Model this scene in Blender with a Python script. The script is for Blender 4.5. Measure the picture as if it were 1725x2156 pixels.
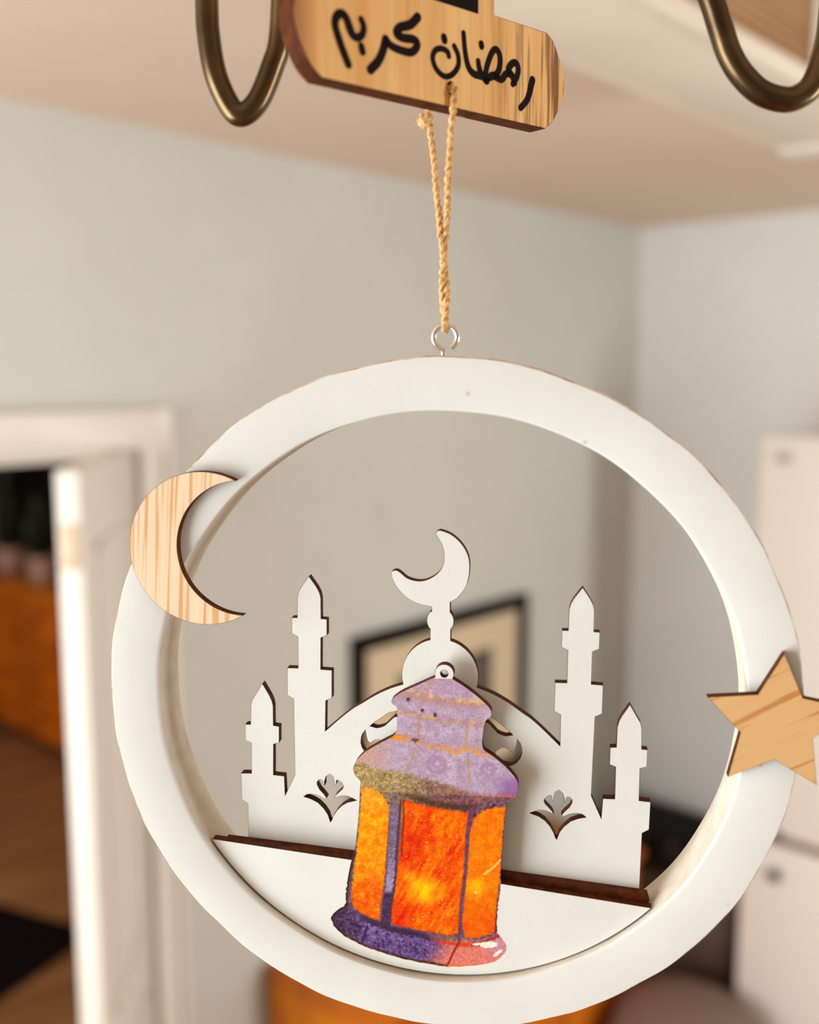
import bpy, bmesh, math, random
import numpy as np
from mathutils import Vector, Matrix

random.seed(7)
rng = np.random.default_rng(11)
for o in list(bpy.data.objects):
    bpy.data.objects.remove(o, do_unlink=True)
scene = bpy.context.scene
COL = scene.collection

# ------------------------------------------------------------------ camera
PITCH = math.radians(7.785)
YAW = math.radians(42.5)
CAM = Vector((0.0, 0.0, 2.196))
cam_data = bpy.data.cameras.new('camera')
cam_data.sensor_fit = 'VERTICAL'
cam_data.sensor_height = 36.0
cam_data.sensor_width = 36.0
cam_data.lens = 36.0 * 2143.0 / 2156.0
cam_data.clip_start = 0.01
cam_data.clip_end = 60
cam_data.dof.use_dof = True
cam_data.dof.focus_distance = 0.314
cam_data.dof.aperture_fstop = 5.6
cam = bpy.data.objects.new('camera', cam_data)
COL.objects.link(cam)
cam.location = CAM
cam.rotation_euler = (math.pi / 2 - PITCH, 0, YAW)
scene.camera = cam

# ------------------------------------------------------------------ world, light, exposure
world = bpy.data.worlds.new('world')
scene.world = world
world.use_nodes = True
bg = world.node_tree.nodes['Background']
bg.inputs['Color'].default_value = (0.80, 0.90, 1.0, 1)
bg.inputs['Strength'].default_value = 1.0


def area(name, loc, rot, sx, sy, power, color):
    d = bpy.data.lights.new(name, 'AREA')
    d.shape = 'RECTANGLE'
    d.size = sx
    d.size_y = sy
    d.energy = power
    d.color = color
    o = bpy.data.objects.new(name, d)
    COL.objects.link(o)
    o.location = loc
    o.rotation_euler = rot
    return o


# daylight entering through the window behind the photographer and the side window; next room brightened by an added, unseen lamp
area('daylight_back_window', (-1.05, -1.28, 1.60), (math.radians(90), 0, 0), 1.3, 1.60, 53, (0.94, 1.0, 1.04))
area('daylight_side_window', (2.23, 1.83, 1.45), (math.radians(90), 0, math.radians(90)), 0.5, 1.7, 58, (0.94, 1.0, 1.04))
area('added_fill_next_room', (-4.2, -1.03, 1.55), (math.radians(90), 0, 0), 1.6, 1.2, 52, (1.0, 0.90, 0.78))

scene.view_settings.view_transform = 'Standard'
scene.view_settings.look = 'None'
scene.view_settings.gamma = 1.0
scene.view_settings.exposure = 0.22
scene.view_settings.use_curve_mapping = False


# ------------------------------------------------------------------ helpers
def lin(c):
    c = np.asarray(c, float) / 255.0
    return np.where(c <= 0.04045, c / 12.92, ((c + 0.055) / 1.055) ** 2.4)


def L3(r, g, b):
    a = lin((r, g, b))
    return (float(a[0]), float(a[1]), float(a[2]), 1.0)


def new_mat(name, rough=0.6, color=(0.8, 0.8, 0.8, 1), metallic=0.0, spec=0.5):
    m = bpy.data.materials.new(name)
    m.use_nodes = True
    b = m.node_tree.nodes['Principled BSDF']
    b.inputs['Base Color'].default_value = color
    b.inputs['Roughness'].default_value = rough
    b.inputs['Metallic'].default_value = metallic
    b.inputs['Specular IOR Level'].default_value = spec
    return m


def N(m, t, **kw):
    n = m.node_tree.nodes.new(t)
    for k, v in kw.items():
        setattr(n, k, v)
    return n


def LK(m, a, b):
    m.node_tree.links.new(a, b)


def coords(m, scale=(1, 1, 1), rot=(0, 0, 0)):
    tc = N(m, 'ShaderNodeTexCoord')
    mp = N(m, 'ShaderNodeMapping')
    mp.inputs['Scale'].default_value = scale
    mp.inputs['Rotation'].default_value = rot
    LK(m, tc.outputs['Object'], mp.inputs['Vector'])
    return mp.outputs['Vector']


def noise(m, vec, scale, detail=3.0, rough=0.55):
    n = N(m, 'ShaderNodeTexNoise')
    n.inputs['Scale'].default_value = scale
    n.inputs['Detail'].default_value = detail
    n.inputs['Roughness'].default_value = rough
    LK(m, vec, n.inputs['Vector'])
    return n.outputs['Fac']


def ramp(m, fac, stops):
    r = N(m, 'ShaderNodeValToRGB')
    e = r.color_ramp.elements
    while len(e) < len(stops):
        e.new(0.5)
    for el, (p, c) in zip(e, stops):
        el.position = p
        el.color = c
    LK(m, fac, r.inputs['Fac'])
    return r.outputs['Color']


def mixc(m, fac, a, b, mode='MIX'):
    n = N(m, 'ShaderNodeMix', data_type='RGBA', blend_type=mode)
    for s, v in ((n.inputs[0], fac), (n.inputs[6], a), (n.inputs[7], b)):
        if hasattr(v, 'is_output') or isinstance(v, bpy.types.NodeSocket):
            LK(m, v, s)
        else:
            s.default_value = v
    return n.outputs[2]


def bump(m, fac, strength, dist):
    n = N(m, 'ShaderNodeBump')
    n.inputs['Strength'].default_value = strength
    n.inputs['Distance'].default_value = dist
    LK(m, fac, n.inputs['Height'])
    LK(m, n.outputs['Normal'], m.node_tree.nodes['Principled BSDF'].inputs['Normal'])


def base(m, col):
    LK(m, col, m.node_tree.nodes['Principled BSDF'].inputs['Base Color'])


def paint_mat(name, c1, c2, scale, rough=0.6, bstr=0.1, bdist=0.001, spec=0.3):
    m = new_mat(name, rough, spec=spec)
    v = coords(m)
    base(m, ramp(m, noise(m, v, scale), [(0.3, c1), (0.7, c2)]))
    bump(m, noise(m, v, scale * 8), bstr, bdist)
    return m


def wood_mat(name, light, mid, dark, grain_scale, stretch, rot, lo=0.42, hi=0.62, rough=0.6):
    """streaks running along local Y before rotation"""
    m = new_mat(name, rough, spec=0.25)
    v0 = coords(m, (1, 1, 1), (0, 0, rot))
    mp = N(m, 'ShaderNodeMapping')
    mp.inputs['Scale'].default_value = (1, stretch, 1)
    LK(m, v0, mp.inputs['Vector'])
    v = mp.outputs['Vector']
    a = noise(m, v, grain_scale, 2.0, 0.5)
    b = noise(m, v, grain_scale * 3.1, 2.0, 0.6)
    c1 = ramp(m, a, [(lo, light), (0.5 * (lo + hi), mid), (hi, dark)])
    c2 = ramp(m, b, [(0.35, light), (0.75, mid)])
    base(m, mixc(m, 0.35, c1, c2))
    bump(m, b, 0.08, 0.0002)
    return m


def link(o, parent=None):
    COL.objects.link(o)
    if parent is not None:
        o.parent = parent
    return o


def tag(o, label=None, cat=None, group=None, kind=None):
    if label:
        o['label'] = label
    if cat:
        o['category'] = cat
    if group:
        o['group'] = group
    if kind:
        o['kind'] = kind
    return o


def empty(name, loc=(0, 0, 0), mat=None):
    e = bpy.data.objects.new(name, None)
    e.empty_display_size = 0.02
    if mat is not None:
        e.matrix_world = mat
    else:
        e.location = loc
    COL.objects.link(e)
    return e


def mesh_obj(name, verts, faces, mats, parent=None, smooth=False, sharp=None, midx=None):
    me = bpy.data.meshes.new(name)
    me.from_pydata([tuple(v) for v in verts], [], [tuple(f) for f in faces])
    for m in (mats if isinstance(mats, (list, tuple)) else [mats]):
        me.materials.append(m)
    if midx is not None:
        me.polygons.foreach_set('material_index', midx)
    if smooth:
        me.polygons.foreach_set('use_smooth', [True] * len(me.polygons))
        if sharp:
            me.set_sharp_from_angle(angle=math.radians(sharp))
    me.update()
    o = bpy.data.objects.new(name, me)
    return link(o, parent)


def bm_obj(name, bm, mats, parent=None, smooth=False, sharp=None):
    me = bpy.data.meshes.new(name)
    bmesh.ops.recalc_face_normals(bm, faces=bm.faces)
    bm.to_mesh(me)
    bm.free()
    for m in (mats if isinstance(mats, (list, tuple)) else [mats]):
        me.materials.append(m)
    if smooth:
        me.polygons.foreach_set('use_smooth', [True] * len(me.polygons))
        if sharp:
            me.set_sharp_from_angle(angle=math.radians(sharp))
    o = bpy.data.objects.new(name, me)
    return link(o, parent)


def box_bm(lo, hi, bev=0.0, seg=2, bm=None):
    own = bm is None
    b = bmesh.new()
    bmesh.ops.create_cube(b, size=1.0)
    for v in b.verts:
        v.co = Vector([lo[i] + (v.co[i] + 0.5) * (hi[i] - lo[i]) for i in range(3)])
    if bev > 0:
        bmesh.ops.bevel(b, geom=list(b.edges), offset=bev, segments=seg, affect='EDGES', profile=0.5)
    if own:
        return b
    me = bpy.data.meshes.new('tmp')
    b.to_mesh(me)
    b.free()
    bm.from_mesh(me)
    bpy.data.meshes.remove(me)
    return bm


def box(name, lo, hi, mat, parent=None, bev=0.0, seg=2):
    return bm_obj(name, box_bm(lo, hi, bev, seg), mat, parent, smooth=bev > 0, sharp=40)


def catmull(pts, n=8, closed=False):
    P = [np.array(p, float) for p in pts]
    out = []
    m = len(P)
    rngk = range(m if closed else m - 1)
    for i in rngk:
        if closed:
            p0, p1, p2, p3 = P[i - 1], P[i], P[(i + 1) % m], P[(i + 2) % m]
        else:
            p0 = P[i - 1] if i > 0 else 2 * P[0] - P[1]
            p1, p2 = P[i], P[i + 1]
            p3 = P[i + 2] if i + 2 < m else 2 * P[-1] - P[-2]
        for k in range(n):
            t = k / n
            out.append(0.5 * (2 * p1 + (p2 - p0) * t + (2 * p0 - 5 * p1 + 4 * p2 - p3) * t * t + (3 * p1 - p0 - 3 * p2 + p3) * t ** 3))
    if not closed:
        out.append(P[-1])
    return out


def tube_mesh(path, radius, seg=12, closed=False):
    """path: list of 3D points, radius: float or list; returns verts, faces"""
    P = [Vector(p) for p in path]
    n = len(P)
    R = radius if isinstance(radius, (list, tuple, np.ndarray)) else [radius] * n
    verts, faces = [], []
    T = []
    for i in range(n):
        a = P[i - 1] if (i > 0 or closed) else P[i]
        b = P[(i + 1) % n] if (i < n - 1 or closed) else P[i]
        T.append((b - a).normalized())
    ref = Vector((0, 0, 1)) if abs(T[0].z) < 0.9 else Vector((1, 0, 0))
    x = T[0].cross(ref).normalized()
    for i in range(n):
        if i:
            q = T[i - 1].rotation_difference(T[i])
            x = q @ x
            x = (x - T[i] * x.dot(T[i])).normalized()
        y = T[i].cross(x)
        for k in range(seg):
            a = 2 * math.pi * k / seg
            verts.append(P[i] + (x * math.cos(a) + y * math.sin(a)) * R[i])
    rows = n if closed else n - 1
    for i in range(rows):
        j = (i + 1) % n
        for k in range(seg):
            k2 = (k + 1) % seg
            faces.append((i * seg + k, i * seg + k2, j * seg + k2, j * seg + k))
    if not closed:
        faces.append(tuple(range(seg))[::-1])
        faces.append(tuple((n - 1) * seg + k for k in range(seg)))
    return verts, faces


def tube(name, path, radius, mat, parent=None, seg=12, closed=False):
    v, f = tube_mesh(path, radius, seg, closed)
    return mesh_obj(name, v, f, mat, parent, smooth=True, sharp=50)


def lathe(name, prof, mat, parent=None, seg=32, loc=(0, 0, 0)):
    verts, faces = [], []
    n = len(prof)
    for r, z in prof:
        for k in range(seg):
            a = 2 * math.pi * k / seg
            verts.append((loc[0] + r * math.cos(a), loc[1] + r * math.sin(a), loc[2] + z))
    for i in range(n - 1):
        for k in range(seg):
            k2 = (k + 1) % seg
            faces.append((i * seg + k, i * seg + k2, (i + 1) * seg + k2, (i + 1) * seg + k))
    faces.append(tuple(range(seg))[::-1])
    faces.append(tuple((n - 1) * seg + k for k in range(seg)))
    return mesh_obj(name, verts, faces, mat, parent, smooth=True, sharp=45)


def sheet(name, outlines, w_front, thick, face_mat, side_mat, parent, cham=0.12):
    """laser-cut sheet: outlines in mm (first the rim, then holes); local X right, Y up, Z to the viewer; metres out"""
    cu = bpy.data.curves.new('tmp_curve', 'CURVE')
    cu.dimensions = '2D'
    cu.fill_mode = 'BOTH'
    cu.extrude = (thick / 2 - cham) / 1000.0
    cu.bevel_depth = cham / 1000.0
    cu.bevel_resolution = 0
    cu.offset = -cham / 1000.0
    for pts in outlines:
        s = cu.splines.new('POLY')
        s.points.add(len(pts) - 1)
        for p, q in zip(s.points, pts):
            p.co = (q[0] / 1000.0, q[1] / 1000.0, 0, 1)
        s.use_cyclic_u = True
    tmp = bpy.data.objects.new('tmp_curve', cu)
    COL.objects.link(tmp)
    dg = bpy.context.evaluated_depsgraph_get()
    me = bpy.data.meshes.new_from_object(tmp.evaluated_get(dg))
    bpy.data.objects.remove(tmp, do_unlink=True)
    bpy.data.curves.remove(cu)
    me.name = name
    me.materials.clear()
    me.materials.append(face_mat)
    me.materials.append(side_mat)
    bm = bmesh.new()
    bm.from_mesh(me)
    bmesh.ops.remove_doubles(bm, verts=bm.verts, dist=2e-6)
    bmesh.ops.recalc_face_normals(bm, faces=bm.faces)
    for v in bm.verts:
        v.co.z += (w_front - thick / 2) / 1000.0
    for f in bm.faces:
        f.material_index = 0 if abs(f.normal.z) > 0.97 else 1
        f.smooth = False
    bm.to_mesh(me)
    bm.free()
    o = bpy.data.objects.new(name, me)
    return link(o, parent)


def arc(cx, cy, r, a0, a1, n):
    return [(cx + r * math.cos(math.radians(a0 + (a1 - a0) * i / n)), cy + r * math.sin(math.radians(a0 + (a1 - a0) * i / n))) for i in range(n + 1)]


def chaikin(pts, it=2, k=0.2):
    P = [np.array(p, float) for p in pts]
    for _ in range(it):
        Q = [P[0]]
        for a, b in zip(P[:-1], P[1:]):
            Q += [a + (b - a) * k, b - (b - a) * k]
        Q.append(P[-1])
        P = Q
    return P


# ------------------------------------------------------------------ materials
M_wall = paint_mat('greige_wall_paint', L3(203, 200, 190), L3(197, 194, 183), 3.0, 0.75, 0.05, 0.002)
M_wall2 = paint_mat('pale_grey_wall_paint', L3(229, 226, 223), L3(224, 221, 217), 3.0, 0.75, 0.05, 0.002)
M_ceil = paint_mat('warm_ceiling_paint', L3(220, 199, 178), L3(214, 192, 170), 2.0, 0.8, 0.05, 0.002)
M_trim = paint_mat('white_gloss_trim', L3(229, 221, 209), L3(224, 215, 202), 4.0, 0.4, 0.04, 0.001, 0.5)
M_floor = wood_mat('oak_floorboards', L3(168, 124, 84), L3(146, 102, 64), L3(112, 74, 44), 9.0, 0.1, 0.0, rough=0.45)
M_white = paint_mat('white_chalk_paint', L3(228, 225, 219), L3(223, 220, 213), 60.0, 0.65, 0.25, 0.00025)
M_orange = wood_mat('honey_pine', L3(226, 138, 24), L3(212, 120, 14), L3(186, 96, 8), 12.0, 0.12, 0.0, rough=0.4)
M_orange2 = wood_mat('amber_pine', L3(206, 112, 24), L3(188, 94, 14), L3(160, 74, 8), 10.0, 0.12, 0.0, rough=0.35)
M_dark = paint_mat('dark_brown_lacquer', L3(104, 82, 72), L3(90, 69, 60), 9.0, 0.4, 0.05, 0.001, 0.4)
M_black = paint_mat('matte_black_plastic', L3(24, 18, 18), L3(18, 13, 13), 20.0, 0.7, 0.05, 0.001, 0.15)
M_fridge = paint_mat('blush_white_lacquer', L3(243, 234, 223), L3(239, 229, 217), 3.0, 0.35, 0.02, 0.001, 0.5)
M_taupe = paint_mat('taupe_upholstery', L3(134, 112, 98), L3(122, 100, 86), 60.0, 0.9, 0.3, 0.002, 0.1)

# white painted wood with rare tan specks and a rubbed edge
M_ring = new_mat('white_painted_wood', 0.6, spec=0.3)
v = coords(M_ring)
c = ramp(M_ring, noise(M_ring, v, 45.0), [(0.3, L3(226, 223, 217)), (0.7, L3(221, 218, 211))])
vor = N(M_ring, 'ShaderNodeTexVoronoi')
vor.inputs['Scale'].default_value = 120.0
LK(M_ring, v, vor.inputs['Vector'])
sp = ramp(M_ring, vor.outputs['Distance'], [(0.0, (1, 1, 1, 1)), (0.07, (1, 1, 1, 1)), (0.11, (0, 0, 0, 1))])
sel = ramp(M_ring, noise(M_ring, v, 31.0, 1.0), [(0.60, (0, 0, 0, 1)), (0.64, (1, 1, 1, 1))])
both = mixc(M_ring, 1.0, sp, sel, 'MULTIPLY')
c = mixc(M_ring, both, c, L3(212, 178, 138))
base(M_ring, c)
bump(M_ring, noise(M_ring, v, 700.0, 4.0), 0.18, 0.0002)

M_ring_in = paint_mat('cream_inner_shade', L3(218, 208, 192), L3(204, 192, 173), 160.0, 0.7, 0.3, 0.0003)  # white paint tinted browner: shade inside the ring put into the colour
M_ring_edge = new_mat('rubbed_wood_edge', 0.7, spec=0.2)
v = coords(M_ring_edge)
base(M_ring_edge, ramp(M_ring_edge, noise(M_ring_edge, v, 150.0, 4.0), [(0.42, L3(224, 212, 194)), (0.56, L3(206, 170, 130)), (0.68, L3(160, 104, 62))]))

M_burnt = new_mat('laser_burnt_edge', 0.7, spec=0.15)
v = coords(M_burnt)
base(M_burnt, ramp(M_burnt, noise(M_burnt, v, 300.0, 3.0), [(0.35, L3(62, 24, 5)), (0.7, L3(100, 46, 10))]))

M_crescent = wood_mat('pale_ash_veneer', L3(230, 205, 172), L3(222, 182, 136), L3(204, 138, 70), 700.0, 0.025, math.radians(5), 0.47, 0.60)
M_star = wood_mat('tan_ash_veneer', L3(224, 178, 122), L3(212, 158, 96), L3(182, 106, 34), 480.0, 0.045, math.radians(63), 0.52, 0.64)

# plaque: smooth honey wood, dark fine streaks toward one end
M_sign = new_mat('honey_ash_plaque', 0.55, spec=0.3)
v = coords(M_sign, (1, 0.05, 1))
a = noise(M_sign, v, 420.0, 2.0)
b = noise(M_sign, v, 80.0, 2.0)
light = ramp(M_sign, b, [(0.35, L3(240, 192, 124)), (0.7, L3(222, 158, 86))])
streak = ramp(M_sign, a, [(0.46, (0, 0, 0, 1)), (0.57, (1, 1, 1, 1))])
tc = N(M_sign, 'ShaderNodeTexCoord')
sx = N(M_sign, 'ShaderNodeSeparateXYZ')
LK(M_sign, tc.outputs['Object'], sx.inputs[0])
mr = N(M_sign, 'ShaderNodeMapRange')
mr.inputs['From Min'].default_value = 0.012
mr.inputs['From Max'].default_value = 0.045
mr.inputs['To Min'].default_value = 0.10
mr.inputs['To Max'].default_value = 0.95
LK(M_sign, sx.outputs['X'], mr.inputs['Value'])
f = mixc(M_sign, 1.0, streak, mr.outputs['Result'], 'MULTIPLY')
mr2 = N(M_sign, 'ShaderNodeMapRange')
mr2.inputs['From Min'].default_value = -0.0435
mr2.inputs['From Max'].default_value = -0.0525
mr2.inputs['To Min'].default_value = 0.0
mr2.inputs['To Max'].default_value = 0.9
LK(M_sign, sx.outputs['X'], mr2.inputs['Value'])
base(M_sign, mixc(M_sign, mr2.outputs['Result'], mixc(M_sign, f, light, L3(122, 68, 24)), L3(138, 70, 14)))

M_ink = new_mat('black_engraving', 0.8, L3(26, 14, 12), spec=0.1)
M_jute = new_mat('jute_fibre', 0.9, spec=0.1)
v = coords(M_jute)
base(M_jute, ramp(M_jute, noise(M_jute, v, 900.0, 3.0), [(0.3, L3(186, 132, 72)), (0.5, L3(220, 174, 118)), (0.75, L3(238, 206, 160))]))
M_zinc = new_mat('polished_zinc', 0.22, L3(236, 228, 220), metallic=1.0)
M_nickel = new_mat('aged_nickel', 0.28, metallic=1.0)
v = coords(M_nickel)
base(M_nickel, ramp(M_nickel, noise(M_nickel, v, 30.0, 4.0), [(0.35, L3(112, 92, 66)), (0.7, L3(70, 54, 38))]))
M_bulb = new_mat('opal_bulb_glass', 0.25, L3(240, 234, 222))

# ------------------------------------------------------------------ room shell
LWX, FWY, CZ = -1.888, 3.267, 2.70
BWY, RWX = -1.25, 2.20
WT = 0.14
DY0, DY1, DZ = 0.26, 1.199, 2.035     # doorway in the left wall


def struct(name, o):
    tag(o, kind='structure')
    return o


bm = box_bm((-7.0, BWY - WT, -0.06), (RWX + WT, FWY + WT, 0.0))
fl = struct('floor', bm_obj('floor', bm, M_floor))
struct('ceiling', box('ceiling', (-7.0, BWY - WT, CZ), (RWX + WT, FWY + WT, CZ + 0.06), M_ceil))
bm = box_bm((LWX - WT, BWY - WT, 0), (LWX, DY0, CZ))
box_bm((LWX - WT, DY1, 0), (LWX, FWY + WT, CZ), bm=bm)
box_bm((LWX - WT, DY0, DZ), (LWX, DY1, CZ), bm=bm)
struct('wall_left', bm_obj('wall_left', bm, M_wall))
struct('wall_far', box('wall_far', (LWX, FWY, 0), (RWX + WT, FWY + WT, CZ), M_wall2))
# back wall with its window, right wall with its window
bm = box_bm((LWX, BWY - WT, 0), (-1.7, BWY, CZ))
box_bm((-0.40, BWY - WT, 0), (RWX + WT, BWY, CZ), bm=bm)
box_bm((-1.7, BWY - WT, 0), (-0.40, BWY, 0.80), bm=bm)
box_bm((-1.7, BWY - WT, 2.40), (-0.40, BWY, CZ), bm=bm)
struct('wall_back', bm_obj('wall_back', bm, M_wall))
bm = box_bm((RWX, BWY, 0), (RWX + WT, 1.58, CZ))
box_bm((RWX, 2.08, 0), (RWX + WT, FWY, CZ), bm=bm)
box_bm((RWX, 1.58, 0), (RWX + WT, 2.08, 0.6), bm=bm)
box_bm((RWX, 1.58, 2.3), (RWX + WT, 2.08, CZ), bm=bm)
struct('wall_right', bm_obj('wall_right', bm, M_wall))


def window(name, horizontal, a0, a1, z0, z1, pos):
    bm = bmesh.new()
    t = 0.06

    def bar(lo, hi, zl, zh):
        if horizontal:
            box_bm((lo, pos - 0.03, zl), (hi, pos + 0.03, zh), bm=bm)
        else:
            box_bm((pos - 0.03, lo, zl), (pos + 0.03, hi, zh), bm=bm)
    bar(a0, a1, z0, z0 + t)
    bar(a0, a1, z1 - t, z1)
    bar(a0, a0 + t, z0, z1)
    bar(a1 - t, a1, z0, z1)
    bar((a0 + a1) / 2 - t / 2, (a0 + a1) / 2 + t / 2, z0, z1)
    return struct(name, bm_obj(name, bm, M_trim))


window('window_1', True, -1.7, -0.40, 0.80, 2.40, BWY - 0.10)
window('window_2', False, 1.58, 2.08, 0.6, 2.3, RWX + 0.10)

# next room beyond the doorway
M_next = paint_mat('tan_wall_paint', L3(150, 128, 112), L3(138, 116, 100), 3.0, 0.8, 0.05, 0.002)
struct('wall_next_far', box('wall_next_far', (-7.0, FWY, 0), (LWX - WT, FWY + WT, CZ), M_next))
bm = box_bm((-7.0, -1.0 - WT, 0), (-5.0, -1.0, CZ))
box_bm((-3.4, -1.0 - WT, 0), (LWX - WT, -1.0, CZ), bm=bm)
box_bm((-5.0, -1.0 - WT, 0), (-3.4, -1.0, 0.95), bm=bm)
box_bm((-5.0, -1.0 - WT, 2.15), (-3.4, -1.0, CZ), bm=bm)
struct('wall_next_back', bm_obj('wall_next_back', bm, M_next))
struct('wall_next_left', box('wall_next_left', (-7.0 - WT, -1.0 - WT, 0), (-7.0, FWY + WT, CZ), M_next))
window('window_3', True, -5.0, -3.4, 0.95, 2.15, -1.10)

# door casing and lining
CW, CT = 0.072, 0.022
bm = box_bm((LWX, DY1, 0), (LWX + CT, DY1 + CW, DZ + 0.085), 0.006)
box_bm((LWX, DY0 - CW, 0), (LWX + CT, DY0, DZ + 0.085), 0.006, bm=bm)
box_bm((LWX, DY0 - CW, DZ), (LWX + CT + 0.002, DY1 + CW, DZ + 0.086), 0.006, bm=bm)
box_bm((LWX + CT, DY1 + CW - 0.018, 0), (LWX + CT + 0.012, DY1 + CW, DZ + 0.085), 0.004, bm=bm)
box_bm((LWX - WT - 0.004, DY1 - 0.016, 0), (LWX, DY1, DZ), bm=bm)
box_bm((LWX - WT - 0.004, DY0, 0), (LWX, DY0 + 0.016, DZ), bm=bm)
box_bm((LWX - WT - 0.004, DY0, DZ - 0.016), (LWX, DY1, DZ), bm=bm)
struct('trim_1', bm_obj('trim_1', bm, M_trim, smooth=True, sharp=40))
bm = box_bm((LWX, DY1 + CW, 0), (LWX + 0.015, FWY, 0.09), 0.004)
struct('baseboard_left', bm_obj('baseboard_left', bm, M_trim))
bm = box_bm((LWX + 0.015, FWY - 0.015, 0), (RWX, FWY, 0.09), 0.004)
struct('baseboard_far', bm_obj('baseboard_far', bm, M_trim))


def door_leaf(name, hinge, direction, length, zlo, zhi, th):
    """leaf built in its own frame: X from hinge to free edge, Y thickness, Z up"""
    d = Vector((direction[0], direction[1], 0)).normalized()
    n = Vector((-d.y, d.x, 0))
    mat = Matrix(((d.x, n.x, 0, hinge[0]), (d.y, n.y, 0, hinge[1]), (0, 0, 1, 0), (0, 0, 0, 1)))
    e = empty(name, mat=mat)
    box('leaf', (0.004, -th, zlo), (length, 0, zhi), M_trim, e, 0.003)
    for lo, hi in ((0.25, 0.85), (1.0, 1.9)):
        for yy in (0.0, -th):
            bm = bmesh.new()
            w = 0.018
            y0, y1 = (yy, yy + 0.008) if yy == 0 else (yy - 0.008, yy)
            box_bm((0.09, y0, lo), (length - 0.09, y1, lo + w), 0.003, bm=bm)
            box_bm((0.09, y0, hi - w), (length - 0.09, y1, hi), 0.003, bm=bm)
            box_bm((0.09, y0, lo), (0.09 + w, y1, hi), 0.003, bm=bm)
            box_bm((length - 0.09 - w, y0, lo), (length - 0.09, y1, hi), 0.003, bm=bm)
            bm_obj('panel_moulding', bm, M_trim, e, True, 40)
    o = box('flush_bolt', (length, -th * 0.9, 1.868), (length + 0.002, -th * 0.1, 1.945), M_bolt, e, 0.0008)
    o['label'] = 'tan flush bolt plate in the door edge'
    return tag(e, kind='structure')


M_bolt = new_mat('brass_plate', 0.5, L3(196, 170, 142), metallic=0.3)
dl = door_leaf('door_1', (LWX + 0.005, DY1 - 0.003), (0.72, -0.69), 0.47, 0.012, 2.035, 0.04)
dl2 = door_leaf('door_2', (LWX - WT, DY0 + 0.02), (-0.98, 0.02), 0.46, 0.012, 2.03, 0.04)

# boxed duct under the ceiling with a slatted grille
M_duct = paint_mat('cream_duct_paint', L3(231, 218, 201), L3(225, 211, 193), 4.0, 0.5, 0.04, 0.001)
dk = empty('ceiling_duct', (-0.62, 0.95, CZ))
def rel(p, o): return (p[0] - o[0], p[1] - o[1], p[2] - o[2])
DK = (-0.62, 0.95, CZ)
box('duct_box', rel((-0.700, 0.15, 2.553), DK), rel((-0.545, 1.708, CZ - 0.001), DK), M_duct, dk, 0.004)
fr = bmesh.new()
box_bm(rel((-0.545, 0.15, 2.550), DK), rel((-0.532, 1.712, 2.574), DK), 0.003, bm=fr)
box_bm(rel((-0.545, 0.15, 2.684), DK), rel((-0.532, 1.712, 2.699), DK), 0.003, bm=fr)
box_bm(rel((-0.545, 1.330, 2.574), DK), rel((-0.532, 1.712, 2.684), DK), 0.003, bm=fr)
box_bm(rel((-0.545, 0.15, 2.574), DK), rel((-0.532, 0.22, 2.684), DK), 0.003, bm=fr)
box_bm(rel((-0.712, 0.15, 2.553), DK), rel((-0.700, 1.712, 2.585), DK), 0.004, bm=fr)
bm_obj('frame', fr, M_duct, dk, True, 40)
M_slat = wood_mat('brown_slat_wood', L3(172, 132, 92), L3(158, 116, 76), L3(140, 98, 60), 14.0, 0.1, 0, rough=0.5)
for i in range(10):
    z = 2.5745 + i * 0.011
    box('slat', rel((-0.5445, 0.221, z), DK), rel((-0.5395, 1.329, z + 0.0096), DK), M_slat, dk, 0.0012)
box('end_cap', rel((-0.716, 1.66, 2.546), DK), rel((-0.53, 1.722, 2.60), DK), M_trim, dk, 0.006)
tag(dk, 'white boxed duct with brown slatted grille below the ceiling', 'duct')

# ------------------------------------------------------------------ background furniture
# framed picture on the left wall
pf = empty('framed_picture', (LWX + 0.002, 2.209, 1.0))
PF = (LWX, 2.209, 1.0)
bm = bmesh.new()
y0, y1, z0, z1 = 1.823, 2.596, 0.94, 1.502
fwid = 0.042
for lo, hi in (((y0, z1 - fwid), (y1, z1)), ((y0, z0), (y1, z0 + fwid)), ((y0, z0 + fwid), (y0 + fwid, z1 - fwid)), ((y1 - fwid, z0 + fwid), (y1, z1 - fwid))):
    box_bm((0, lo[0] - 2.209, lo[1] - 1.0), (0.024, hi[0] - 2.209, hi[1] - 1.0), 0.003, bm=bm)
M_frame = new_mat('black_stained_frame', 0.75, L3(22, 15, 12), spec=0.1)
bm_obj('frame', bm, M_frame, pf, True, 40)
M_mat = new_mat('cream_mount_board', 0.8, L3(208, 188, 154))
box('mount_board', (0.002, y0 + fwid - 2.209, z0 + fwid - 1.0), (0.010, y1 - fwid - 2.209, z1 - fwid - 1.0), M_mat, pf)
M_print = paint_mat('dark_sepia_print', L3(70, 58, 50), L3(120, 104, 88), 14.0, 0.5)
box('print', (0.010, 2.00 - 2.209, 1.08 - 1.0), (0.0115, 2.425 - 2.209, 1.36 - 1.0), M_print, pf)
tag(pf, 'black framed picture with cream mount on the grey wall behind the mosque', 'picture')

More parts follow.
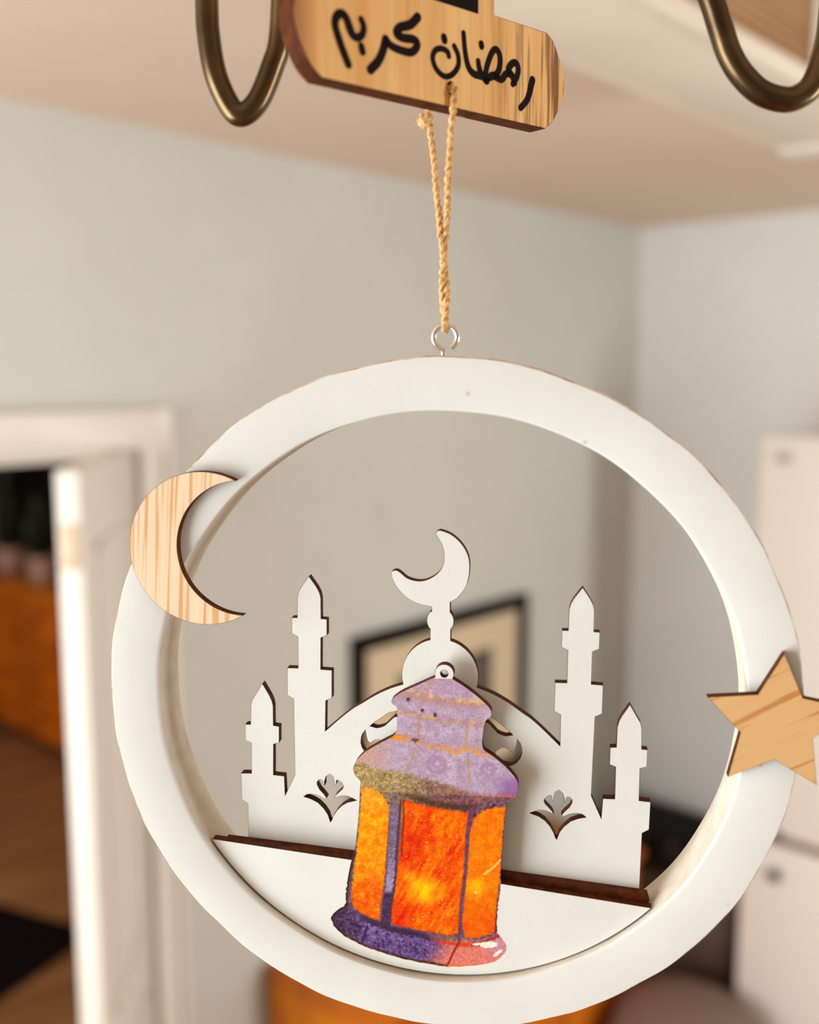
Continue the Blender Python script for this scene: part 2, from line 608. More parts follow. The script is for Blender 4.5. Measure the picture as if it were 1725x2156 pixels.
# honey wooden sideboard against the left wall
sb = empty('sideboard', (LWX + 0.22, 2.11, 0))
SB = (LWX + 0.22, 2.11, 0)
X0, X1, Y0, Y1, ZT = LWX + 0.017, -1.49, 1.505, 2.715, 0.72
box('body', rel((X0, Y0 + 0.012, 0.06), SB), rel((X1 - 0.02, Y1 - 0.012, ZT - 0.025), SB), M_orange, sb, 0.004)
box('top', rel((X0, Y0, ZT - 0.025), SB), rel((X1, Y1, ZT), SB), M_orange2, sb, 0.004)
for k in range(3):
    ya = Y0 + 0.03 + k * (Y1 - Y0 - 0.06) / 3
    yb = ya + (Y1 - Y0 - 0.06) / 3 - 0.012
    d = box('door', rel((X1 - 0.02, ya, 0.09), SB), rel((X1 - 0.002, yb, ZT - 0.045), SB), M_orange2, sb, 0.003)
    lathe('knob', [(0.006, 0), (0.006, 0.012), (0.014, 0.02), (0.012, 0.028)], M_dark, d, 16, (0, 0, 0))
    kn = d.children[0]
    kn.rotation_euler = (0, math.radians(90), 0)
    kn.location = rel((X1 - 0.002, ya + 0.05, 0.5), SB)
for yy in (Y0 + 0.02, Y1 - 0.06):
    for xx in (X0 + 0.01, X1 - 0.07):
        box('foot', rel((xx, yy, 0), SB), rel((xx + 0.04, yy + 0.04, 0.06), SB), M_orange2, sb, 0.003)
tag(sb, 'honey coloured wooden sideboard low against the grey wall', 'sideboard')

# dark low cabinet in the corner with a black radio on it
lc = empty('low_cabinet', (-1.55, 3.07, 0))
LC = (-1.55, 3.07, 0)
box('body', rel((-1.868, 2.90, 0.04), LC), rel((-1.285, 3.248, 0.50), LC), M_dark, lc, 0.004)
box('top', rel((-1.870, 2.885, 0.50), LC), rel((-1.275, 3.250, 0.525), LC), M_dark, lc, 0.004)
for a_, b_ in ((-1.855, -1.582), (-1.575, -1.30)):
    d = box('door', rel((a_, 2.884, 0.07), LC), rel((b_, 2.9, 0.48), LC), M_dark, lc, 0.003)
box('plinth', rel((-1.85, 2.92, 0), LC), rel((-1.30, 3.24, 0.04), LC), M_black, lc)
tag(lc, 'dark brown low cabinet in the corner of the room', 'cabinet')
rd = empty('radio', (-1.58, 3.08, 0.525))
box('case', (-0.25, -0.12, 0.008), (0.25, 0.14, 0.125), M_black, rd, 0.012, 3)
M_cloth = paint_mat('dark_speaker_cloth', L3(40, 34, 33), L3(30, 26, 25), 300.0, 0.9, 0.4, 0.001)
box('speaker_grille', (-0.235, -0.126, 0.02), (0.235, -0.12, 0.095), M_cloth, rd, 0.002)
for xx in (-0.2, 0.2):
    box('foot', (xx - 0.02, -0.09, 0), (xx + 0.02, 0.11, 0.008), M_black, rd)
for xx in (-0.06, 0.06):
    k = lathe('knob', [(0.012, 0), (0.012, 0.012), (0.010, 0.016)], M_dark, rd, 20)
    k.rotation_euler = (math.radians(90), 0, 0)
    k.location = (xx, -0.12, 0.108)
tag(rd, 'black box radio on the dark low cabinet', 'radio')

# taupe rounded pouf beside the tall white cabinet
po = empty('pouf', (-1.262, 2.565, 0))
prof = [(0.02, 0.0), (0.17, 0.0), (0.195, 0.03), (0.205, 0.12), (0.207, 0.23), (0.200, 0.31), (0.176, 0.355), (0.12, 0.375), (0.02, 0.38)]
lathe('cushion', prof, M_taupe, po, 48)
tube('piping', [(0.207 * math.cos(a), 0.207 * math.sin(a), 0.26) for a in np.linspace(0, 2 * math.pi, 48, endpoint=False)], 0.007,
     paint_mat('pale_piping', L3(170, 146, 130), L3(158, 134, 118), 50.0, 0.8), po, 8, True)
tag(po, 'taupe round pouf with pale piping beside the white cabinet', 'pouf')

# tall white two-door cabinet
tcb = empty('tall_cabinet', (-0.90, 3.03, 0))
TC = (-0.90, 3.03, 0)
cx0, cx1, cy0, cy1, ctop = -1.214, -0.60, 2.82, 3.25, 2.022
box('body', rel((cx0, cy0, 0.05), TC), rel((cx1, cy1, ctop), TC), M_fridge, tcb, 0.006)
box('plinth', rel((cx0 + 0.02, cy0 + 0.03, 0), TC), rel((cx1 - 0.02, cy1, 0.05), TC), M_trim, tcb)
ud = box('upper_door', rel((cx0, cy0 - 0.022, 0.858), TC), rel((cx1, cy0 - 0.001, ctop), TC), M_fridge, tcb, 0.006, 3)
ld = box('lower_door', rel((cx0, cy0 - 0.022, 0.06), TC), rel((cx1, cy0 - 0.001, 0.830), TC), M_fridge, tcb, 0.006, 3)
M_olive = new_mat('dark_olive_knob', 0.4, L3(44, 40, 26))
M_gap = new_mat('brown_gasket', 0.7, L3(128, 92, 68))
box('gasket', rel((cx0 + 0.01, cy0 - 0.014, 0.828), TC), rel((cx1 - 0.01, cy0 - 0.001, 0.860), TC), M_gap, tcb)


def knob(name, p, r, par, mat):
    k = lathe(name, [(r * 0.6, 0), (r * 0.6, 0.008), (r, 0.014), (r * 0.9, 0.022), (r * 0.3, 0.025)], mat, par, 20)
    k.rotation_euler = (math.radians(90), 0, 0)
    k.location = rel(p, TC)
    return k


knob('knob', (-1.108, cy0 - 0.022, 0.742), 0.020, ld, M_olive)
knob('knob', (-1.108, cy0 - 0.022, 0.862), 0.016, ud, M_olive)
M_grey = new_mat('grey_cap', 0.5, L3(176, 162, 152))
knob('screw_cap', (-1.141, cy0 - 0.022, 1.962), 0.017, ud, M_grey)
tag(tcb, 'tall white cabinet with upper and lower door against the far wall', 'cabinet')

# next room: amber chest, plants and picture, mat
ch = empty('chest', (-5.4, 3.0, 0))
CH = (-5.4, 3.0, 0)
box('body', rel((-6.3, 2.78, 0.05), CH), rel((-4.55, 3.24, 0.92), CH), M_orange2, ch, 0.004)
box('top', rel((-6.32, 2.755, 0.92), CH), rel((-4.53, 3.25, 0.95), CH), M_orange, ch, 0.004)
for k in range(3):
    xa = -6.27 + k * 0.565
    for zz in (0.10, 0.38, 0.65):
        d = box('drawer', rel((xa, 2.762, zz), CH), rel((xa + 0.545, 2.78, zz + 0.25), CH), M_orange2, ch, 0.003)
        kk = lathe('knob', [(0.008, 0), (0.008, 0.014), (0.018, 0.024), (0.014, 0.03)], M_dark, d, 14)
        kk.rotation_euler = (math.radians(90), 0, 0)
        kk.location = rel((xa + 0.27, 2.762, zz + 0.125), CH)
box('plinth', rel((-6.26, 2.81, 0), CH), rel((-4.60, 3.24, 0.05), CH), M_black, ch)
tag(ch, 'amber wooden chest of drawers seen through the doorway', 'chest')

M_leaf = paint_mat('dark_green_leaf', L3(46, 52, 36), L3(30, 36, 26), 20.0, 0.45)
M_pot = paint_mat('blush_ceramic', L3(206, 176, 164), L3(192, 162, 150), 10.0, 0.5)


def plant(loc, h, n, label):
    e = empty('potted_plant', loc)
    lathe('pot', [(0.055, 0), (0.075, 0.01), (0.09, 0.13), (0.096, 0.135), (0.096, 0.15), (0.084, 0.15), (0.08, 0.12), (0.02, 0.118)], M_pot, e, 28)
    r = random.Random(int(abs(loc[0]) * 1000))
    for i in range(n):
        az = 2 * math.pi * i / n + r.uniform(-0.3, 0.3)
        lean = r.uniform(0.08, 0.30)
        ln = h * r.uniform(0.7, 1.05)
        w = r.uniform(0.05, 0.085)
        vs, fs = [], []
        K = 7
        for k in range(K + 1):
            t = k / K
            rad = lean * ln * t * t + 0.01
            z = 0.12 + ln * (t - 0.28 * t * t * lean * 2)
            ww = w * math.sin(math.pi * min(1, 0.12 + 0.88 * t)) if k < K else 0.002
            c_ = Vector((math.cos(az) * rad, math.sin(az) * rad, z))
            s_ = Vector((-math.sin(az), math.cos(az), 0))
            vs += [c_ - s_ * ww + Vector((0, 0, 0.012)), c_, c_ + s_ * ww + Vector((0, 0, 0.012))]
        for k in range(K):
            for j in range(2):
                q = k * 3 + j
                fs.append((q, q + 1, q + 4, q + 3))
        o = mesh_obj('leaf', vs, fs, M_leaf, e, True)
        so = o.modifiers.new('solid', 'SOLIDIFY')
        so.thickness = 0.003
    tag(e, label, 'plant', 'potted plants on the amber chest')
    return e


plant((-5.74, 2.97, 0.95), 0.52, 14, 'dark leafy potted plant on the amber chest, nearer the white door edge')
plant((-6.19, 2.99, 0.95), 0.62, 16, 'taller dark leafy potted plant on the amber chest, nearer the left picture edge')
wp = empty('wall_panel', (-6.42, FWY, 1.42))
bm = box_bm((-0.5, -0.03, -0.42), (0.5, -0.001, 0.42), 0.004)
bm_obj('frame', bm, M_frame, wp, True, 40)
box('canvas', (-0.44, -0.034, -0.36), (0.44, -0.03, 0.36), M_black, wp)
tag(wp, 'dark framed canvas above the amber chest', 'picture')
M_rug = paint_mat('charcoal_rug_pile', L3(34, 26, 28), L3(22, 17, 19), 90.0, 0.95, 0.5, 0.004, 0.05)
rg = bm_obj('rug', box_bm((-0.75, -0.5, 0.0), (0.75, 0.5, 0.014), 0.005), M_rug, None, True, 40)
rg.location = (-4.02, 1.22, 0.0)
rg.rotation_euler = (0, 0, math.radians(18))
tag(rg, 'charcoal rug on the wooden floor beyond the doorway', 'rug')

# ------------------------------------------------------------------ hanging ring ornament
MW = Matrix(((0.82736618, -0.00767535, 0.56161045, -0.18875357),
             (0.56131234, -0.02402309, -0.82725531, 0.21956517),
             (0.01984109, 0.99968194, -0.01556762, 2.09806157),
             (0, 0, 0, 1)))
orn = empty('ring_ornament', mat=MW)
tag(orn, 'white wooden ring ornament with mosque silhouette and painted lantern hanging on jute', 'ornament')

# ring
RO, RI, RD = 102.53, 87.40, 17.5
SEG = 384
prof = []
cf = 0.35
prof = [(RO, -RD + cf), (RO, -cf), (RO - cf, 0), (RI + 0.95, 0), (RI + 0.28, -0.28), (RI, -0.95), (RI, -RD + cf), (RI + cf, -RD), (RO - cf, -RD)]
prof_m = [0, 1, 0, 0, 0, 2, 1, 0, 1]
verts, faces, mi = [], [], []
for i in range(SEG):
    a = 2 * math.pi * i / SEG
    wob = 0.16 * math.sin(9 * a + 1.0) + 0.11 * math.sin(23 * a + 2.2) + 0.07 * math.sin(41 * a)
    wob2 = 0.12 * math.sin(7 * a + 0.3) + 0.08 * math.sin(19 * a + 1.4)
    for (r, z) in prof:
        rr = r + (wob if r > 95 else wob2)
        verts.append((rr * math.cos(a) / 1000, rr * math.sin(a) / 1000, z / 1000))
n = len(prof)
for i in range(SEG):
    j = (i + 1) % SEG
    for k in range(n):
        k2 = (k + 1) % n
        faces.append((i * n + k, j * n + k, j * n + k2, i * n + k2))
        mi.append(prof_m[k])
ring = mesh_obj('ring', verts, faces, [M_ring, M_ring_edge, M_ring_in], orn, True, 30, mi)

# mosque silhouette (mm, symmetric about its axis)
AX = -0.75
ROT = math.radians(-1.85)


def mrot(pts):
    c_, s_ = math.cos(ROT), math.sin(ROT)
    return [((x + AX) * c_ - y * s_, (x + AX) * s_ + y * c_) for x, y in pts]


half_right = [  # from the dome shoulder outwards, right half
    (36.0, -12.6), (35.85, -2.85), (33.88, -1.85), (33.88, 7.03), (37.4, 7.1), (37.32, 17.1), (35.42, 17.95), (35.42, 23.05), (37.25, 23.1), (37.30, 29.6),
    (37.7, 31.2), (38.6, 32.9), (41.0, 36.25), (43.3, 32.9), (44.2, 31.2), (44.6, 29.6), (44.7, 23.1), (46.45, 23.05), (46.45, 17.95), (44.52, 17.05), (44.53, 7.1), (48.0, 7.0),
    (48.05, -1.8), (46.02, -2.87), (45.8, -27.7), (49.0, -34.6), (49.23, -28.3), (52.75, -28.15), (52.62, -18.07), (50.8, -17.4), (50.75, -12.1), (52.6, -11.9), (52.6, -5.6),
    (53.0, -3.9), (53.7, -2.3), (56.0, 1.55), (58.3, -2.3), (59.3, -3.9), (59.75, -5.6), (59.95, -12.0), (61.7, -12.1), (61.75, -17.4), (59.75, -18.07), (59.9, -28.15), (63.3, -28.35),
    (63.25, -37.1), (61.25, -38.4), (61.25, -60.0)]
half_left = [(-x, y) for x, y in half_right][::-1]
dome_arc_r = catmull([(11.0, 4.1), (15.6, 2.4), (20.2, 0.0), (24.8, -3.1), (27.4, -4.8), (31.0, -7.9), (36.0, -12.6)], 6)
dome_arc_l = [(-p[0], p[1]) for p in dome_arc_r][::-1]
FX = -0.55     # finial axis
small_dome_r = arc(FX, 7.0, 11.65, -14, 74.8, 24)
small_dome_l = arc(FX, 7.0, 11.65, 105.2, 194, 24)
fin_r = [(2.5, 21.6)] + arc(FX, 24.2, 3.95, -40, 40, 10) + [(2.2, 27.0), (2.2, 30.0)]
fin_l = [(-3.35, 28.4), (-3.35, 27.0)] + arc(FX, 24.2, 4.2, 140, 220, 10) + [(-3.7, 21.6)]
cres = catmull([(2.2, 30.0), (4.59, 31.7), (6.9, 35.2), (7.78, 39.6), (7.44, 43.9), (5.5, 47.6), (2.4, 50.4), (-0.7, 51.6), (-1.75, 51.55), (-2.35, 50.9), (-2.15, 50.1), (-0.62, 47.6), (0.13, 44.8),
                (-0.05, 41.4), (-1.71, 38.7), (-4.54, 36.75), (-7.4, 36.1), (-10.7, 36.8), (-13.1, 38.6), (-14.2, 39.1), (-15.2, 38.9), (-15.75, 38.1), (-15.05, 35.7), (-13.1, 32.9), (-10.2, 30.35), (-6.8, 28.95), (-3.35, 28.4)], 5)
outline = half_left + dome_arc_l[1:-1] + small_dome_l[::-1] + [(-3.7, 18.3)] + fin_l[::-1] + [tuple(p) for p in cres[1:-1]][::-1] + fin_r[::-1] + [(2.5, 18.3)] + small_dome_r[::-1] + [tuple(p) for p in dome_arc_r[1:-1]] + half_right
outline = [(float(p[0]), float(p[1])) for p in outline]
fle = [(-34.21, -42.41), (-35.0, -40.0), (-36.27, -38.12), (-38.17, -36.29), (-40.24, -35.29), (-41.83, -34.84), (-42.71, -34.66), (-41.83, -33.93), (-40.55, -33.59), (-38.64, -33.77), (-37.05, -34.39), (-36.1, -34.98),
       (-35.31, -34.59), (-36.25, -33.35), (-37.68, -31.82), (-38.39, -30.39), (-38.46, -29.58), (-37.83, -28.72), (-36.98, -28.6), (-36.62, -29.1), (-36.5, -29.9), (-36.05, -30.62), (-36.08, -29.08), (-35.61, -27.58),
       (-34.42, -26.59), (-33.39, -27.25), (-32.92, -28.85), (-32.84, -30.31), (-32.31, -29.78), (-32.20, -28.55), (-31.66, -28.43), (-30.55, -29.16), (-30.0, -30.27), (-30.4, -31.27), (-31.66, -32.51), (-32.61, -33.57),
       (-33.09, -34.59), (-31.66, -33.82), (-30.08, -33.38), (-28.5, -33.5), (-26.93, -34.12), (-25.9, -34.61), (-26.93, -34.94), (-28.66, -35.48), (-30.55, -36.69), (-32.14, -38.46), (-33.25, -40.36), (-33.89, -42.06)]
fle_l = [(x - 0.25, y) for x, y in fle]
fle_r = [(-x + 2.0 - 0.25, y) for x, y in fle][::-1]
leaf_r = [(21.79, -10.1), (20.4, -8.8), (18.82, -7.59), (15.86, -5.41), (13.2, -4.7), (11.5, -5.2), (12.4, -6.4), (14.3, -6.7), (15.5, -7.9), (17.26, -9.72), (18.6, -10.3), (19.86, -10.57)]
hook_r = [(23.28, -11.53), (24.1, -12.6), (24.55, -13.9), (24.68, -15.69), (24.3, -17.1), (23.4, -18.5), (22.4, -19.4), (21.2, -19.9), (18.78, -19.51), (16.9, -18.2), (16.4, -16.93), (17.07, -15.53), (18.66, -14.39), (20.28, -14.45), (21.61, -15.56), (22.5, -15.1), (22.95, -13.6)]
holes = [fle_l, fle_r, leaf_r, hook_r, [(-x - 0.1, y) for x, y in leaf_r][::-1], [(-x - 0.1, y) for x, y in hook_r][::-1]]
sheet('mosque_panel', [mrot(outline)] + [mrot(h) for h in holes], -8.5, 3.0, M_white, M_burnt, orn)

# spacer strip hidden behind the front plate
sp_l, sp_r = (-70.0, -46.9), (61.0, -58.6)
aL = math.degrees(math.atan2(-49.5, -70.2)) % 360
aR = math.degrees(math.atan2(-60.6, 61.6)) % 360
spc = [(-70.0, -47.0), (0.0, -52.6), (60.8, -58.3)] + [(86.2 * math.cos(math.radians(t)), 86.2 * math.sin(math.radians(t))) for t in np.linspace(aR, aL, 40)]
sheet('spacer', [spc], -5.62, 2.85, M_burnt, M_burnt, orn, 0.1)

# front plate with the lantern silhouette
lan_left = [(-1.94, 8.53), (-7.79, 5.75), (-12.37, 3.56), (-15.01, 1.53), (-15.21, 0.19), (-13.44, -0.92), (-13.54, -4.96), (-13.84, -9.68), (-19.32, -12.62), (-23.68, -15.35), (-26.42, -18.19), (-27.67, -21.08), (-27.04, -22.97), (-25.27, -24.76),
            (-25.45, -26.3), (-26.28, -36.21), (-26.64, -39.07), (-27.62, -46.65), (-29.0, -50.74), (-30.26, -56.33), (-31.17, -62.14), (-31.1, -65.61), (-33.72, -67.19), (-36.22, -69.81), (-35.38, -72.85), (-32.53, -75.79), (-26.72, -78.92), (-18.35, -81.45), (-10.75, -83.09), (-3.16, -83.92), (-0.15, -84.29)]
lan_right = [(-0.15, -84.29), (4.73, -83.75), (11.19, -82.81), (15.43, -81.34), (18.45, -78.12), (18.67, -75.86), (16.96, -73.31), (15.53, -71.12), (16.34, -61.22), (17.25, -55.72), (17.0, -52.92), (17.95, -40.61), (19.02, -30.65), (19.03, -30.05), (21.58, -28.25),
             (22.73, -24.81), (22.25, -22.49), (19.4, -18.91), (15.3, -15.37), (11.65, -13.16), (12.71, -4.48), (14.76, -3.1), (14.78, -0.76), (11.03, 2.78), (6.96, 5.94), (3.48, 8.1)]
cl = chaikin(lan_left)
cr = chaikin(lan_right)
up_l = [tuple(p) for p in cl if p[1] > -50.4][::-1]
up_r = [tuple(p) for p in cr if p[1] > -55.6][::-1]
aL = math.degrees(math.atan2(-46.3, -73.55)) % 360
aR = math.degrees(math.atan2(-61.5, 61.4)) % 360
plate = [(-73.3, -45.85), (-29.05, -50.45)] + up_l + arc(0.95, 9.75, 2.85, 196, -32, 20) + up_r + [(17.2, -55.75), (61.7, -60.95)] + [(86.75 * math.cos(math.radians(t)), 86.75 * math.sin(math.radians(t))) for t in np.linspace(aR, aL, 90)]
fp = sheet('front_plate', [plate, arc(0.95, 9.75, 1.15, 0, 345, 23)], -2.6, 3.0, M_white, M_burnt, orn)


# lantern print: colours of the watercolour print, evaluated in Python on a fine grid
def vnoise(x, y, scale, seed):
    r = np.random.default_rng(seed)
    G = r.random((128, 128))
    xs, ys = x * scale + 57.3, y * scale + 91.7
    xi, yi = np.floor(xs).astype(int), np.floor(ys).astype(int)
    fx, fy = xs - xi, ys - yi
    fx, fy = fx * fx * (3 - 2 * fx), fy * fy * (3 - 2 * fy)
    g = lambda a, b: G[a % 128, b % 128]
    return (g(xi, yi) * (1 - fx) + g(xi + 1, yi) * fx) * (1 - fy) + (g(xi, yi + 1) * (1 - fx) + g(xi + 1, yi + 1) * fx) * fy


def poly_d(x, y, pts):
    d = np.full(x.shape, 1e9)
    for (ax, ay), (bx, by) in zip(pts[:-1], pts[1:]):
        vx, vy = bx - ax, by - ay
        t = np.clip(((x - ax) * vx + (y - ay) * vy) / (vx * vx + vy * vy + 1e-9), 0, 1)
        d = np.minimum(d, np.hypot(x - ax - t * vx, y - ay - t * vy))
    return d


def inside(x, y, pts):
    r = np.zeros(x.shape, bool)
    m_ = len(pts)
    for i in range(m_):
        ax, ay = pts[i]
        bx, by = pts[(i + 1) % m_]
        c_ = ((ay > y) != (by > y)) & (x < (bx - ax) * (y - ay) / (by - ay + 1e-12) + ax)
        r ^= c_
    return r


def sdf(x, y, pts):
    d = poly_d(x, y, list(pts) + [pts[0]])
    return np.where(inside(x, y, pts), -d, d)


def sst(a, b, x):
    t = np.clip((x - a) / (b - a), 0, 1)
    return t * t * (3 - 2 * t)


def line_y(x, pts):
    return np.interp(x, [p[0] for p in pts], [p[1] for p in pts])


def print_colour(x, y):
    n1 = vnoise(x, y, 1.9, 1)
    n2 = vnoise(x, y, 0.75, 2)
    n3 = vnoise(x, y, 0.25, 3)
    n4 = vnoise(x, y, 3.4, 4)
    gr = (n1 - 0.5) * 0.6 + (n4 - 0.5) * 0.7
    C = np.zeros(x.shape + (3,))

    def col(r, g, b):
        return np.array((r, g, b), float)

    def lay(mask, c):
        nonlocal C
        mk = np.clip(mask, 0, 1)[..., None]
        C = C * (1 - mk) + np.asarray(c) * mk
    # lavender roof, pinker to the top, warm to the left
    C[:] = col(186, 160, 180)
    lay(sst(-4, 6, y) * 0.6, col(190, 154, 172))
    C[:] += ((n2 - 0.5) * 26 + (n4 - 0.5) * 22)[..., None]
    lay(sst(0.45, 0.8, n3) * 0.35, col(172, 146, 178))
    lay(sst(-12, -24, x) * sst(-23, -17, y) * sst(-9, -13, y), col(200, 156, 142))
    # roof ribs and scroll curls
    for seg in (((-8.2, -14.2), (-11.0, -21.1)), ((7.6, -16), (7.8, -23.8)), ((-6.7, -4.4), (-7.5, -10.8)), ((7.4, -6), (7.0, -12.7)), ((-2.5, 8), (-6, 3))):
        lay((1 - sst(0.2, 0.8, poly_d(x, y, seg) + gr * 0.3)) * 0.45, col(196, 134, 92))
    for (ux, uy, rr) in ((-1.8, -18.7, 2.6), (13.7, -19.4, 1.9)):
        dd = np.abs(np.hypot(x - ux, (y - uy) * 1.05) - rr)
        lay((1 - sst(0.3, 1.0, dd + gr * 0.5)) * 0.40 * (0.5 + n2), col(152, 112, 152))
        dd = np.abs(np.hypot(x - ux - 0.4, y - uy - 0.5) - rr * 0.45)
        lay((1 - sst(0.15, 0.6, dd + gr * 0.4)) * 0.38 * (0.5 + n2), col(158, 118, 156))
    # cap band
    b0 = [(-15, 3.9), (-11.7, 3.2), (-5.9, 2.2), (0.5, 1.1), (6.9, 0.6), (15, 0.1)]
    lay((1 - sst(0.5, 1.9, np.abs(y - line_y(x, b0) + gr))) * 0.7, col(184, 138, 124))
    lay((1 - sst(0.2, 0.8, np.abs(y - line_y(x, b0) - 0.9 + gr * 1.6))) * sst(0.45, 0.7, n2), col(232, 180, 104))
    b1 = [(-15, -1.6), (-13.1, -1.9), (-9.3, -2.8), (-4.1, -3.7), (0.4, -4.5), (5.2, -4.7), (10, -5.2), (15, -4.9)]
    lay((1 - sst(0.4, 1.6, np.abs(y - line_y(x, b1) + 0.2 + gr))) * 0.35, col(176, 128, 110))
    lay((1 - sst(0.2, 0.8, np.abs(y - line_y(x, b1) + gr * 1.8))) * sst(0.38, 0.62, n2), col(222, 168, 104))
    for (ux, uy) in ((-10.0, 1.6), (-5.8, -1.7), (-2.0, -3.0)):
        lay(1 - sst(0.3, 0.9, np.hypot(x - ux, y - uy) + gr * 0.5), col(92, 50, 86))
    lay(sst(10, 15, x) * sst(-6, -2, y) * 0.5, col(206, 166, 196))
    # wavy gold line under the neck
    wv = [(-15, -10.7), (-8.8, -11.5), (-3.6, -13.4), (0.2, -13.6), (3.5, -14.8), (7.3, -13.7), (12, -14.9)]
    wy = line_y(x, wv)
    lay((1 - sst(0.2, 1.0, np.abs(y - wy - 1.1 + gr))) * 0.55, col(202, 136, 96))
    lay((1 - sst(0.2, 0.7, np.abs(y - wy + gr * 1.3))) * sst(0.22, 0.45, n2) * sst(-15.5, -14.5, x), col(228, 154, 66))
    lay((1 - sst(0.3, 1.1, np.hypot((x + 8.3) / 1.5, y + 11.2) + gr)), col(104, 62, 78))
    lay((1 - sst(0.3, 0.9, np.abs(y - wy - 0.5 + gr))) * sst(-10, -15, x), col(228, 140, 30))
    # olive eave shading
    ol = [(-28, -19.0), (-23.5, -18.9), (-21.2, -20.3), (-11.3, -21.5), (0, -24.4), (9.7, -27.4), (23, -26.5)]
    oy = line_y(x, ol)
    eave = sst(0.8, -0.8, y - oy + gr * 2)
    oc = col(168, 142, 92) * np.ones(x.shape + (3,))
    tx = sst(-14, -4, x)[..., None]
    oc = oc * (1 - tx) + col(140, 104, 88) * tx
    tx = sst(4, 16, x)[..., None]
    oc = oc * (1 - tx) + col(166, 104, 140) * tx
    n5 = vnoise(x, y, 1.1, 6)
    dn = (0.5 - n1)[..., None] * 46 + (0.5 - n4)[..., None] * 52 + (0.5 - n5)[..., None] * 40
    oc = oc + dn
    lay(eave, oc)
    lay(sst(14, 20, x) * sst(-20, -24, y) * 0.7, col(138, 86, 152))
    lay(sst(0.6, 0.8, n1) * eave * sst(-4, 4, x) * 0.8, col(204, 122, 60))
    lay(sst(13, 19, x) * sst(-26.5, -29.0, y), col(206, 112, 84))
    # panes
    pL = [(-24.9, -26.6), (-21.3, -26.9), (-17.9, -29.6), (-16.8, -33), (-17.1, -40.5), (-18.0, -50), (-18.9, -57.6), (-19.9, -63.4), (-20.5, -69.8), (-22.5, -70.4), (-26.4, -68), (-29.0, -65.6), (-29.2, -60), (-28.6, -56.2), (-27.1, -46), (-26.2, -39), (-25.3, -30)]
    pM = [(-12.6, -30.2), (-10, -30.8), (-5, -31.6), (3.7, -32.9), (7.6, -33.4), (6.6, -41.2), (6.0, -52.4), (4.5, -63.8), (3.8, -72.6), (1.3, -73.8), (-9.4, -72.4), (-16.3, -71.2), (-17.3, -68.6), (-15.9, -61.2), (-14.5, -51.7), (-13.0, -38.4)]
    pR = [(9.1, -35), (12.5, -32.2), (15.9, -31.4), (18.7, -31.2), (17.8, -40.6), (16.8, -53.7), (16.0, -61), (15.6, -66.9), (15.1, -71.9), (10.2, -73.9), (5.9, -74.3), (4.9, -69.5), (6.0, -60), (7.2, -48.6), (7.7, -40.4)]
    below = sst(-26, -28.5, y)
    # ground between panes: purple brown lead
    gc_ = col(134, 106, 82) * np.ones(x.shape + (3,))
    t = sst(-9, 6, x)[..., None]
    gc_ = gc_ * (1 - t) + col(118, 78, 92) * t
    t = sst(-33, -42, y)[..., None]
    gc_ = gc_ * (1 - t) + col(112, 78, 96) * t
    lay(below * sst(-75.5, -73, y) * (y < -28), gc_ + dn * 0.9)
    lay(sst(-30, -36, y) * (np.abs(x + 15.5 + (-(y) - 40) * 0.06) < 3.5) * 0.35, col(150, 128, 168))
    s_ = sdf(x, y, pL) + gr * 0.9
    cc = col(250, 148, 6) * np.ones(x.shape + (3,))
    t = sst(-48, -66, y)[..., None]
    cc = cc * (1 - t) + col(236, 96, 4) * t
    t = sst(-38, -28, y)[..., None]
    cc = cc * (1 - t) + col(252, 164, 40) * t
    cc = cc + (n2 - 0.5)[..., None] * np.array((10, 50, 10)) + (n1 - 0.5)[..., None] * np.array((8, 40, 10))
    lay(sst(0.35, -0.35, s_), cc)
    lay(sst(0.35, -0.35, s_) * sst(0.80, 0.90, n4 * 0.6 + n1 * 0.4), col(255, 206, 116))
    s_ = sdf(x, y, pM) + gr * 0.8
    cc = col(244, 106, 2) * np.ones(x.shape + (3,))
    t = (sst(0.42, 0.75, n3 * 0.6 + n2 * 0.4) * 0.8)[..., None]
    cc = cc * (1 - t) + col(234, 70, 2) * t
    t = ((1 - sst(1, 9, np.hypot((x + 11) / 1.0, (y + 46) / 1.6))) * 0.9)[..., None]
    cc = cc * (1 - t) + col(226, 54, 0) * t
    t = ((1 - sst(1, 8, np.hypot(x + 15, (y + 68.5)))) * 0.9)[..., None]
    cc = cc * (1 - t) + col(226, 48, 0) * t
    t = ((1 - sst(0.5, 5.5, np.hypot((x - 2.0) / 0.6, (y + 50) / 2.0))) * 0.6)[..., None]
    cc = cc * (1 - t) + col(226, 66, 0) * t
    gl = 1 - sst(0.5, 7.0, np.hypot((x + 6.6) / 1.15, y + 59.0) + gr * 2.5)
    gl = np.maximum(gl, 0.8 * (1 - sst(0.3, 3.6, np.hypot((x + 10.5), (y + 55.2)) + gr * 2)))
    t = gl[..., None]
    cc = cc * (1 - t) + col(255, 182, 0) * t
    stq = vnoise(x * 0.8 - y * 0.45, x * 0.12 + y * 0.22, 1.3, 31)
    cc = cc + (stq - 0.5)[..., None] * np.array((24, 56, 2))
    cc = cc + (n1 - 0.5)[..., None] * np.array((10, 36, 4)) + (n4 - 0.5)[..., None] * np.array((8, 34, 4))
    lay(sst(0.35, -0.35, s_), cc)
    lay(sst(0.35, -0.35, s_) * sst(0.82, 0.9, n4 * 0.7 + n2 * 0.3), col(255, 186, 60))
    s_ = sdf(x, y, pR) + gr * 0.8
    cc = col(246, 122, 2) * np.ones(x.shape + (3,))
    t = sst(-56, -72, y)[..., None]
    cc = cc * (1 - t) + col(240, 96, 2) * t
    t = (1 - sst(0.3, 4.6, np.hypot(x - 9.8, y + 57.4) + gr * 2))[..., None]
